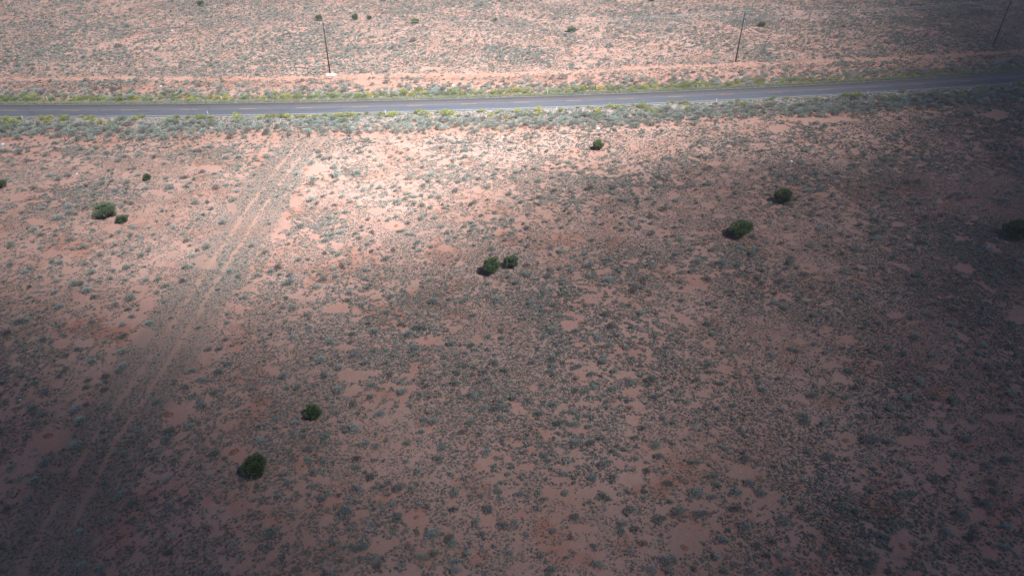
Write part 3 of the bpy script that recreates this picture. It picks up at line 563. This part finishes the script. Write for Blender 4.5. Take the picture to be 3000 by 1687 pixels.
for q, (px, py, wp, hp, st, lab, ph) in enumerate(JUN):
    base = at(px, py+hp*.40); dpt = depth(base); W = wp*dpt/FPX
    el = math.atan2(HCAM, math.hypot(base[0], base[1])); H_ = max(.6*W, min((hp*dpt/FPX - .5*W*math.sin(el))/max(.3, math.cos(el)), 1.25*W))
    nl = {'dense': 4600, 'loose': 4200, 'grey': 3200, 'olive': 2500}[st] if py > 300 else 900
    leaf = (.085+.03*W)*(1 if py > 300 else 2.0)
    root = link('juniper_tree', None, loc=(base[0], base[1], float(hz(base[0], base[1])))); root.empty_display_size = .3
    tag(root, lab, 'tree', 'junipers standing on the desert flat')
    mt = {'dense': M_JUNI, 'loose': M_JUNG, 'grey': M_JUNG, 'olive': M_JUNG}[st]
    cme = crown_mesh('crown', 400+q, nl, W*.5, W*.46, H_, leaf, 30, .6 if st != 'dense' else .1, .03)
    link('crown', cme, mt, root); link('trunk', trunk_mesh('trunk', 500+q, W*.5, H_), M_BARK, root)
    LM.append((base[0], base[1], ph))
MND = ['round bare patch by the lower left corner', 'bare patch left of the nearest juniper', 'long bare patch at lower left', 'bottom-centre bare patch', 'largest bottom bare patch',
 'bare patch above the largest one', 'lower-right bare patch', 'bare patch at bottom right', 'bare diamond right of centre', 'bare patch left of the lopsided juniper', 'bare patch below the lopsided juniper',
 'bare patch beside the domed juniper', 'bare diamond at right', 'bare patch in the middle', 'bare patch above centre', 'bare patch beside the old track', 'red bare patch by the old track']
M_MND = plain('mound_soil', (.30, .165, .12), .98, .02, .3, 5)
for (px, py, wp), ph in zip(MOUND, MND):
    p = at(px, py); r = wp*depth(p)/FPX*1.1; mb_n = 18; rr = np.linspace(0, 1, 7)[1:]; V = [[0, 0, 0.10*r]]
    th = np.arange(mb_n)*2*math.pi/mb_n; rg_ = np.random.default_rng(int(px)); jit = 1+.16*np.sin(th*2+px)+.1*np.sin(th*5+py)
    for a in rr:
        for t, j in zip(th, jit): V.append([a*r*j*math.cos(t), a*r*j*math.sin(t), 0.10*r*(1-a)**.8*(1+.3*rg_.uniform(-1, 1))-.012*(a > .95)])
    T = [[0, 1+q, 1+(q+1) % mb_n] for q in range(mb_n)]; Q = [[1+a*mb_n+q, 1+(a+1)*mb_n+q, 1+(a+1)*mb_n+(q+1) % mb_n, 1+a*mb_n+(q+1) % mb_n] for a in range(5) for q in range(mb_n)]
    o = link('ant_mound', mesh_np('ant_mound', V, [np.array(T), np.array(Q)]), M_MND, loc=(p[0], p[1], float(hz(p[0], p[1]))+.012))
    tag(o, 'low dark-red ant mound in the '+ph, 'ant mound', 'ant mounds in the bare patches'); LM.append((p[0], p[1], ph))
for px, py, ph in [(1041,1097,'wide bare patch below centre'),(1669,955,'bare patch right of centre'),(1123,1600,'small bottom bare patch'),(1434,1521,'bare patch at bottom centre'),(2862,1504,'bare patch in the dark corner'),
  (2929,1226,'bare strip at right edge'),(2672,1294,'bare strip at lower right'),(1850,1150,'bare patch at mid right'),(419,984,'bare slope left of the old track'),(1544,1364,'thin bare strip at bottom centre'),
  (2265,1469,'dim bare patch at lower right'),(239,873,'bare patch at far left'),(1698,1252,'bare patch below centre right'),(600,1048,'bare patch right of the old track'),(2760,1077,'dim bare patch at right'),(0,1687,'lower left picture corner'),(3000,1687,'lower right picture corner')]:
    p = at(px, py); LM.append((p[0], p[1], ph))

ORD = ['nearest', 'second', 'third', 'fourth', 'fifth', 'sixth', 'seventh', 'eighth', 'ninth', 'tenth', 'eleventh', 'twelfth', 'thirteenth', 'fourteenth', 'fifteenth', 'sixteenth', 'seventeenth', 'eighteenth', 'nineteenth', 'twentieth']
ORD += ['twenty-'+q for q in ('first', 'second', 'third', 'fourth', 'fifth', 'sixth', 'seventh', 'eighth', 'ninth')]+['thirtieth']+['thirty-'+q for q in ('first', 'second', 'third', 'fourth', 'fifth', 'sixth', 'seventh', 'eighth', 'ninth')]+['fortieth']
def name_plants(L, lms, what):
    """label from the closest landmark, the side of it, and the rank of distance on that side"""
    LP = np.array([proj(a[0], a[1])[:2] for a in lms], float); bins = {}
    for q, it in enumerate(L):
        u, v, _ = proj(it[0], it[1]); d = np.hypot(LP[:, 0]-u, (LP[:, 1]-v)*1.2); j = int(d.argmin())
        dx, dy = u-LP[j, 0], (v-LP[j, 1])*1.2
        side = ('right of' if dx > 0 else 'left of') if abs(dx) > abs(dy) else ('below' if dy > 0 else 'above')
        bins.setdefault((j, side), []).append((float(d[j]), q))
    out = {}
    for (j, side), it in bins.items():
        for r, (d, q) in enumerate(sorted(it)):
            out[q] = '%s, %s %s the %s' % (what(L[q]), ORD[r] if r < 40 else 'number %d' % (r+1), side, lms[j][2])
    return out
LMX = [(at(a, b)[0], at(a, b)[1], c) for a, b, c in [(69,354,'first near-verge marker post'),(611,341,'second near-verge marker post'),(1130,338,'third near-verge marker post'),(1630,328,'fourth near-verge marker post'),
 (2098,303,'fifth near-verge marker post'),(2540,280,'sixth near-verge marker post'),(2958,255,'seventh near-verge marker post'),(141,296,'first far-verge marker post'),(649,296,'second far-verge marker post'),(1141,284,'third far-verge marker post'),
 (1604,278,'fourth far-verge marker post'),(2043,261,'fifth far-verge marker post'),(2467,237,'sixth far-verge marker post'),(2861,215,'seventh far-verge marker post'),(224,405,'left timber fence brace'),(856,399,'second timber fence brace'),
 (1751,377,'crumpled pale sheet'),(620,373,'pale rock in the left verge'),(968,373,'white scrap in the near verge'),(2409,412,'orange stake'),(2920,335,'bare red patch below the road at right')]]
def szw(r): return 'large' if r > 1.35 else ('mid-sized' if r > .95 else 'small')
labs = name_plants(SAGE300, LM+LMX, lambda b_: szw(b_[2])+' grey-green sagebrush')
def place(name, me, b_, lab, cat, grp, hs=1.0):
    r = b_[2]/2; o = bpy.data.objects.new(name, me); COL.objects.link(o)
    o.location = (float(b_[0]), float(b_[1]), float(hz(b_[0], b_[1]))-.03); o.rotation_euler = (0, 0, random.uniform(0, 6.28))
    o.scale = (r*random.uniform(1.05, 1.3), r*random.uniform(1., 1.15), r*random.uniform(.85, 1.15)*hs); tag(o, lab, cat, grp); return o
for q, b_ in enumerate(SAGE300): place('sagebrush_shrub', SAGE_M[q % 9], b_, labs[q], 'shrub', 'larger sagebrush on the desert floor')
labs = name_plants(dead, LM, lambda b_: 'dark leafless dead bush')
for q, b_ in enumerate(dead): place('dead_bush', DEAD_M[q % 3], b_, labs[q], 'shrub', 'dead bushes among the sagebrush', .9)

# ------------------------------------------------------------------ roadside posts
M_POST = plain('white_plastic', (.78, .79, .80), .5, .4, .06); M_REFL = plain('reflector', (.75, .68, .55), .3, .5, .05); M_STEEL = plain('dull_steel', (.16, .12, .11), .6, .5, .3, 8)
dl = [(141,296,137,288,'far'),(69,354,63.5,338,'near'),(649,296,642,287,'far'),(611,341,610,333,'near'),(1141,284,1141,275,'far'),(1130,338,1129.5,326,'near'),(1604,278,1603,266.5,'far'),(2043.6,261,2044,248,'far'),
(1630,328,1631.6,314.5,'near'),(2098,303,2098.6,293.5,'near'),(2467.6,237.4,2468.5,224.3,'far'),(2861,215.5,2861.7,201,'far'),(2540,280,2541.3,267.4,'near'),(2958,255,2960.8,242.6,'near')]
mb = MB(); mb.box((0, 0, .56), (.045, .012, .60)); post0 = mb.mesh('post_body'); mb = MB(); mb.box((0, -.016, 1.0), (.04, .003, .08)); refl0 = mb.mesh('reflector')
cnt = {'near': 0, 'far': 0}; LMR = []
for px, py, _, _, sd_ in sorted(dl):
    p = at(px, py); cnt[sd_] += 1; rr = link('delineator_post', None, loc=(p[0], p[1], float(hz(p[0], p[1]))), rz=float(math.atan(rslope(p[0])))); rr.empty_display_size = .2
    rr.rotation_euler = (random.uniform(-.06, .06), random.uniform(-.1, .1), rr.rotation_euler[2]); rr.scale = (1.1, 1, .95)
    tag(rr, 'slim white marker post on the %s verge, %s from the left' % (sd_, 'first' if cnt[sd_] == 1 else ORD[cnt[sd_]-1]), 'marker post', 'white marker posts along the road')
    link('post_body', post0, M_POST, rr); link('reflector', refl0, M_REFL, rr)
    LMR.append((p[0], p[1], '%s white marker post of the %s verge' % ('first' if cnt[sd_] == 1 else ORD[cnt[sd_]-1], sd_)))
LMN = [l for l in LMR if 'near' in l[2]]; LMF = [l for l in LMR if 'far' in l[2]]
rn = [b_ for b_ in rabbit if roff(b_[0], b_[1]) < 0]; rf = [b_ for b_ in rabbit if roff(b_[0], b_[1]) >= 0]
for L, lm in ((rn, LMN), (rf, LMF)):
    labs = name_plants(L, lm, lambda b_: 'green brush' if b_[3] else 'yellow-green rabbitbrush')
    for q, b_ in enumerate(L): place('green_shrub' if b_[3] else 'rabbitbrush_shrub', (RABG_M if b_[3] else RABB_M)[q % 5], b_, labs[q], 'shrub', 'green brush along the road' if b_[3] else 'rabbitbrush along the road', 1.05).scale *= (1.22 if roff(b_[0], b_[1]) < 0 else 1.0)
# mile marker
p = at(534, 284); M_TEAL = plain('green_sign', (.05, .30, .24), .5, .4, .1)
mr = link('mile_marker', None, loc=(p[0], p[1], float(hz(p[0], p[1]))), rz=1.25); mr.empty_display_size = .3; mr.rotation_euler = (0, -.05, 1.25)
tag(mr, 'narrow green mile marker sign seen nearly edge-on beyond the far verge', 'road sign')
mb = MB(); mb.box((0, 0, 1.1), (.025, .025, 1.15)); link('post', mb.mesh('post'), M_STEEL, mr)
mb = MB(); mb.box((0, -.035, 1.95), (.15, .006, .55)); link('sign_plate', mb.mesh('sign_plate'), M_TEAL, mr)

# ------------------------------------------------------------------ fences
M_FENCE = plain('rusty_post', (.10, .065, .055), .8, .2, .3)
def fence(off, xa, xb, label, braces, step=4.9):
    root = link('wire_fence', None, loc=(0, 0, 0)); tag(root, label, 'fence'); root.empty_display_size = .3
    pts = []; x = xa
    while x < xb: p = rpt(x, off); pts.append((p[0], p[1], float(hz(p[0], p[1])))); x += step/math.sqrt(1+float(rslope(x))**2)
    mb = MB(); mb.box((0, 0, .62), (.022, .022, .68)); pm = mb.mesh('fence_post'); pm.materials.append(M_FENCE)
    for p in pts:
        o = link('fence_post', pm, None, root, (p[0], p[1], p[2])); o.rotation_euler = (random.gauss(0, .03), random.gauss(0, .03), random.uniform(0, 3))
    for h in (.4, .7, 1.0, 1.2):
        mb = MB()
        for a, b in zip(pts[:-1], pts[1:]): mb.tube((a[0], a[1], a[2]+h), (b[0], b[1], b[2]+h), .0022, n=4, caps=False)
        link('wire', mb.mesh('wire'), M_STEEL, root)
    for px, py in braces:
        p = at(px, py); q = rpt(p[0], off); z = float(hz(q[0], q[1])); t = np.array([1, float(rslope(p[0]))]); t /= np.linalg.norm(t); mb = MB()
        for s_ in (-1, 0, 1): mb.tube((q[0]+t[0]*2.1*s_, q[1]+t[1]*2.1*s_, z-.1), (q[0]+t[0]*2.1*s_, q[1]+t[1]*2.1*s_, z+1.5), .07, .06, 8)
        for s_ in (-1, 1): mb.tube((q[0]+t[0]*2.1*s_, q[1]+t[1]*2.1*s_, z+.25), (q[0], q[1], z+1.3), .045, n=6)
        tag(link('brace_post', mb.mesh('brace_post'), M_FENCE, root), 'dark timber brace of the fence')
fence(14.3, -150, 190, 'thin wire fence on dark posts beyond the far verge', [(338, 262)])
fence(-17.0, -125, 150, 'thin wire fence on dark posts below the near verge', [(224, 405), (856, 399)])
M_ORNG = plain('orange_plastic', (.62, .12, .05), .6, .3, .1)
for px, py, lab in [(2409, 412, 'thin orange marker stake standing on the shaded sand below the road at right'), (2376, 206, 'thin rusty red stake among the brush beyond the road at right')]:
    p = at(px, py); mb = MB(); mb.box((0, 0, .75), (.05, .02, .8)); o = link('marker_stake', mb.mesh('marker_stake'), M_ORNG, loc=(p[0], p[1], float(hz(p[0], p[1])))); o.rotation_euler = (0, .05, .4)
    tag(o, lab, 'stake', 'marker stakes')

# ------------------------------------------------------------------ power line
M_WOOD = plain('pole_wood', (.075, .045, .032), .9, .15, .3, 3); M_INS = plain('grey_insulator', (.33, .40, .50), .35, .5, .1); M_GUARD = plain('yellow_guard', (.72, .56, .16), .5, .4, .1)
M_WIRE = plain('wire_metal', (.35, .36, .38), .45, .5, .1, 1, .6); M_ARM = plain('weathered_arm', (.26, .29, .34), .85, .2, .3, 3)
PB_ = [at(967, 217), at(2155, 181), at(2909, 137)]
P0 = PB_[0]-(PB_[1]-PB_[0])*np.array([.98, .75, 0]); P4 = PB_[2]+(PB_[2]-PB_[1])*np.array([1, 1.02, 0])
PP = [P0]+PB_+[P4]; PH = 12.5
arms = []
plab = ['bare pole', 'dark wooden power pole standing in white rocks, leftmost of those in view', 'dark wooden power pole in the middle, standing right of centre beyond the road', 'dark wooden power pole in deep shade at the top right corner', 'bare pole']
for q, P_ in enumerate(PP):
    a = PP[max(0, q-1)]; b = PP[min(4, q+1)]; t = (b-a)[:2]; t /= np.linalg.norm(t); nrm = np.array([-t[1], t[0], 0]); t3 = np.array([t[0], t[1], 0])
    z0 = float(hz(P_[0], P_[1])); hooks = [nrm*1.1+[0, 0, PH+.13], -nrm*1.1+[0, 0, PH+.13], np.array([0, 0, PH+.35]), nrm*.75+[0, 0, PH-1.28], -nrm*.75+[0, 0, PH-1.28]]
    arms.append([h+[P_[0], P_[1], z0] for h in hooks])
    if q in (0, 4): continue
    root = link('power_pole', None, loc=(P_[0], P_[1], z0)); root.empty_display_size = .4; tag(root, plab[q], 'power pole', 'power poles beyond the road')
    mb = MB(); mb.tube((0, 0, -.4), (0, 0, PH+.15), .19, .125, 12); link('shaft', mb.mesh('shaft'), M_WOOD, root)
    ang = math.atan2(nrm[1], nrm[0]); Rz = np.array([[math.cos(ang), -math.sin(ang), 0], [math.sin(ang), math.cos(ang), 0], [0, 0, 1]])
    for z, L in ((PH-.12, 1.3), (PH-1.5, .95)):
        mb = MB(); mb.box(t3*.17+[0, 0, z], (L, .055, .065), Rz); link('crossarm', mb.mesh('crossarm'), M_ARM, root)
        mb = MB()
        for s_ in (-1, 1): mb.tube(t3*.24+nrm*s_*L*.6+[0, 0, z], t3*.17+[0, 0, z-.7], .018, n=5)
        link('arm_brace', mb.mesh('arm_brace'), M_STEEL, root)
    for h in hooks:
        mb = MB(); o_ = h-[0, 0, .22] if abs(h[2]-PH-.35) > .01 else h-[0, 0, .24]
        mb.tube(o_, o_+[0, 0, .1], .02, .02, 6); mb.tube(o_+[0, 0, .08], o_+[0, 0, .15], .085, .075, 10); mb.tube(o_+[0, 0, .15], o_+[0, 0, .24], .06, .035, 10)
        link('insulator', mb.mesh('insulator'), M_INS, root)
    mb = MB(); s_ = t3*.24+[0, 0, PH-2.3]; mb.tube(s_-[0, 0, .5], s_+[0, 0, .15], .16, .16, 12) if q == 2 else mb.box(t3*.2+[0, 0, PH-1.9], (.07, .07, .18)); link('service_box', mb.mesh('service_box'), M_INS, root)
nmw = ['far top-arm wire', 'near top-arm wire', 'topmost centre wire', 'far lower-arm wire', 'near lower-arm wire']
for j in range(5):
    mb = MB()
    for a, b in zip(arms[:-1], arms[1:]):
        A1, B1 = np.array(a[j]), np.array(b[j]); L = np.linalg.norm(B1-A1); pr = A1
        for k_ in range(1, 21):
            t = k_/20; c_ = A1*(1-t)+B1*t; c_[2] -= 4*t*(1-t)*L*.014; mb.tube(pr, c_, .02, n=4, caps=False); pr = c_
    tag(link('power_line', mb.mesh('power_line'), M_WIRE), '%s strung between the wooden poles beyond the road' % nmw[j], 'power line', 'wires of the power line')
for q, (bx, by), lab in ((1, (946, 251), 'guy wire with yellow guard anchored in front of the leftmost pole'), (2, (2202, 210), 'guy wire with yellow guard anchored in front of the middle pole'), (3, (2982, 168), 'guy wire anchored in front of the top right pole')):
    P_ = PP[q]; g_ = at(bx, by); z0 = float(hz(P_[0], P_[1])); A1 = np.array([P_[0], P_[1], z0+PH-1.4]); B1 = np.array([g_[0], g_[1], float(hz(g_[0], g_[1]))])
    root = link('guy_wire', None, loc=(0, 0, 0)); root.empty_display_size = .3; tag(root, lab, 'guy wire', 'guy wires of the power poles')
    mb = MB(); mb.tube(B1, A1, .010, n=5); link('wire', mb.mesh('wire'), M_WIRE, root)
    d = (A1-B1)/np.linalg.norm(A1-B1); mb = MB(); mb.tube(B1+d*.15, B1+d*2.6, .035, n=8); link('guard', mb.mesh('guard'), M_GUARD, root)
    mb = MB(); mb.tube(B1-d*.3, B1+d*.2, .05, .03, 8); link('anchor', mb.mesh('anchor'), M_STEEL, root)

# ------------------------------------------------------------------ rocks and litter
def lump(name, seed, r, flat=.7, rough=.22, sub=2):
    import bmesh
    bm = bmesh.new(); bmesh.ops.create_icosphere(bm, subdivisions=sub, radius=1); rg_ = np.random.default_rng(seed); ph = rg_.uniform(0, 6, 6)
    for v in bm.verts:
        c_ = v.co; f = 1+rough*(math.sin(c_.x*3+ph[0])*math.sin(c_.y*3.4+ph[1])+.6*math.sin(c_.z*5+ph[2])*math.cos(c_.x*5+ph[3])+rg_.uniform(-.3, .3)); v.co = c_*f*r; v.co.z *= flat
    me = bpy.data.meshes.new(name); bm.to_mesh(me); bm.free(); return me
M_ROCK = plain('white_rock', (.58, .52, .47), .9, .2, .15, 2); M_TRASH = plain('white_plastic_litter', (.72, .72, .74), .5, .4, .1); M_CYAN = plain('pale_blue_litter', (.45, .72, .80), .5, .4, .1)
rks = [lump('white_rock', 600+k_, 1) for k_ in range(5)]
for me in rks: me.materials.append(M_ROCK)
rg_ = np.random.default_rng(5); c0 = PB_[0]
for k_ in range(46):
    a = rg_.uniform(0, 6.28); d = rg_.uniform(.25, 1)**.7; u, v = 969+d*14*math.cos(a), 220+d*4.2*math.sin(a); p = at(u, v); r = rg_.uniform(.16, .34)
    o = link('white_rock', rks[k_ % 5], None, None, (p[0], p[1], float(hz(p[0], p[1]))+r*.35), rg_.uniform(0, 6)); o.scale = (r*1.2, r, r)
    tag(o, 'white rock in the heap round the foot of the leftmost power pole', 'rock', 'white rocks heaped at the pole foot')
lit = [(1751,377,.50,'plastic_sheet','largest crumpled pale sheet lying by the brush below the middle of the road','b'),(9,424,.42,'litter','pale blue piece of litter at the left edge below the road','c'),(2317,475,.35,'litter','white scrap of litter on the dim sand left of the domed juniper','t'),
(504,91,.28,'litter','tiny white scrap on the far flat at upper left','t'),(471,253,.28,'litter','white scrap on red sand beyond the far verge left of the mile marker','t'),(968,373,.28,'litter','white scrap among the near verge brush below the left pole','t'),
(1328,250,.25,'litter','white scrap on the red strip beyond the road near the middle','t'),(2225,217,.35,'litter','white scrap in the brush right of the middle pole guy wire','t'),(620,373,.45,'pale_rock','pale flat rock in the near verge brush at left','r'),(793,367,.35,'pale_rock','pale flat rock in the near verge brush left of the middle','r'),
(226,511,.2,'litter','small white scrap on the left flat','t'),(57,1168,.12,'litter','tiny pale blue scrap at the far left in deep shade','c'),(2191,1011,.14,'litter','small pale scrap right of the bare diamond','t'),(717,398,.28,'litter','faint white scrap below the near verge brush','t'),(1471,402,.3,'pale_rock','pale rock on bright sand below the middle of the verge','r')]
for q, (px, py, r, nm, lab, mt) in enumerate(lit):
    p = at(px, py); o = link(nm, lump(nm, 700+q, r, .45, .35), {'b': M_TRASH, 't': M_TRASH, 'c': M_CYAN, 'r': M_ROCK}[mt], None, (p[0], p[1], float(hz(p[0], p[1]))+r*.2), q*1.3)
    tag(o, lab, 'rock' if mt == 'r' else 'litter')

# ------------------------------------------------------------------ verge grass
rg = np.random.default_rng(9); n_ = 26000; x = rg.uniform(-135, 190, n_); far = rg.random(n_) < .68
off = np.where(far, 4.1+np.abs(rg.normal(size=n_))*1.15, -4.5-np.abs(rg.normal(size=n_))*1.6)
P = np.array([rpt(a, b) for a, b in zip(x, off)]); dn = fbm(P[:, 0], P[:, 1], 4, 95, 2)
k_ = inview(P[:, 0], P[:, 1]) & (rg.random(n_) < np.where(far, .35+dn, np.clip(dn*1.6-.55, 0, 1))); P = P[k_]; s = rg.uniform(.16, .36, len(P))
scatter('verge_grass', np.c_[P, hz(P[:, 0], P[:, 1])], rg.uniform(0, 6.28, len(P)), np.stack([s, s, s*1.1], 1), rg.integers(0, 4, len(P)), GRAS_M,
        'pale green grass fringing both edges of the asphalt', 'grass')

# ------------------------------------------------------------------ unseen cumulus between sun and desert, thickness shaped for cloud shade plus corner vignetting
SGX = [0, 300, 600, 900, 1200, 1500, 1800, 2100, 2400, 2700, 3000]  # wanted sand brightness across the view, lens vignetting included, sets the cloud thickness
SG = {0: (198,214,228,240,248,254,246,224,176,106,58), 200: (205,225,246,268,282,280,270,238,186,120,58), 400: (188,202,226,262,292,298,262,210,160,110,66), 455: (186,202,230,285,322,312,250,180,148,112,70),
510: (184,200,230,290,314,262,170,144,126,102,74), 600: (176,196,230,275,287,215,154,142,122,98,76), 700: (170,200,236,264,247,180,150,140,116,96,74), 766: (166,196,240,236,198,166,149,136,114,94,74),
844: (146,168,196,196,172,156,145,132,112,92,73), 1000: (106,120,134,144,150,152,145,130,110,92,76), 1265: (80,88,106,126,138,140,137,122,108,90,70), 1500: (66,76,90,108,120,126,120,106,94,82,62), 1687: (54,64,78,96,108,114,108,94,84,74,56)}
SGY = sorted(SG); TB = (np.array([SG[q] for q in SGY])/255.0)**2.2
SKYSH, FULL = .05, 1.33
def sunfrac(x, y):
    y = np.maximum(y, 22.0)
    u, v, _ = proj(x, y); u = np.clip(u, 0, 3000); v = np.clip(v, 0, 1687)
    iy = np.clip(np.searchsorted(SGY, v)-1, 0, len(SGY)-2); Y_ = np.array(SGY, float); fy = (v-Y_[iy])/(Y_[iy+1]-Y_[iy])
    ix = np.clip((u//300).astype(int), 0, 9); fx = u/300-ix
    a = TB[iy, ix]*(1-fx)+TB[iy, ix+1]*fx; b = TB[iy+1, ix]*(1-fx)+TB[iy+1, ix+1]*fx; L = (a*(1-fy)+b*fy)/FULL
    return np.clip((L-SKYSH)/(1-SKYSH), .010, 1)
HCL, SIG = 1200.0, .04
cx_ = np.arange(-330, 331, 5.0); cy_ = np.arange(-120, 481, 5.0); GX, GY = np.meshgrid(cx_, cy_); gx, gy = GX.ravel(), GY.ravel()
T_ = sunfrac(gx, gy); th_ = -np.log(T_)/SIG*(1+.16*(fbm(gx, gy, 14, 99, 3)-.5))+.4
base = np.stack([gx, gy, np.zeros_like(gx)], 1)+SUN_V*(HCL/SUN_V[2]); lift = (fbm(gx, gy, 90, 98, 4)-.5)*60
top = base+SUN_V*(lift+th_*.65)[:, None]; bot = base+SUN_V*(lift-th_*.35)[:, None]
nx, ny = len(cx_), len(cy_); n0 = nx*ny; i = (np.arange(ny-1)[:, None]*nx+np.arange(nx-1)).ravel()
Q = [np.stack([i, i+1, i+1+nx, i+nx], 1)+0, (np.stack([i, i+nx, i+1+nx, i+1], 1)+n0)]
ed = list(range(nx-1)); e1 = [(a, a+1) for a in ed]+[((ny-1)*nx+a+1, (ny-1)*nx+a) for a in ed]+[(a*nx+nx-1, (a+1)*nx+nx-1) for a in range(ny-1)]+[((a+1)*nx, a*nx) for a in range(ny-1)]
Q.append(np.array([[b_+0, a_+0, a_+n0, b_+n0] for a_, b_ in e1]))
cme = mesh_np('cloud', np.vstack([top, bot]), Q)
m = bpy.data.materials.new('cloud_vapour'); m.use_nodes = True; n = m.node_tree; n.nodes.clear(); out = n.nodes.new('ShaderNodeOutputMaterial')
pv = n.nodes.new('ShaderNodeVolumePrincipled'); pv.inputs['Density'].default_value = SIG; pv.inputs['Color'].default_value = (.98, .98, .98, 1); n.links.new(pv.outputs[0], out.inputs['Volume'])
cl = link('cloud', cme, m); tag(cl, kind='structure')

# ------------------------------------------------------------------ thin summer haze over the flat
mb = MB(); mb.box((0, 0, 26.0), (9500, 9500, 28.0)); m = bpy.data.materials.new('haze_air'); m.use_nodes = True; n = m.node_tree; n.nodes.clear(); out = n.nodes.new('ShaderNodeOutputMaterial')
pv = n.nodes.new('ShaderNodeVolumePrincipled'); pv.inputs['Density'].default_value = .00045; pv.inputs['Color'].default_value = (.95, .93, .95, 1); n.links.new(pv.outputs[0], out.inputs['Volume'])
tag(link('haze', mb.mesh('haze'), m), kind='stuff')
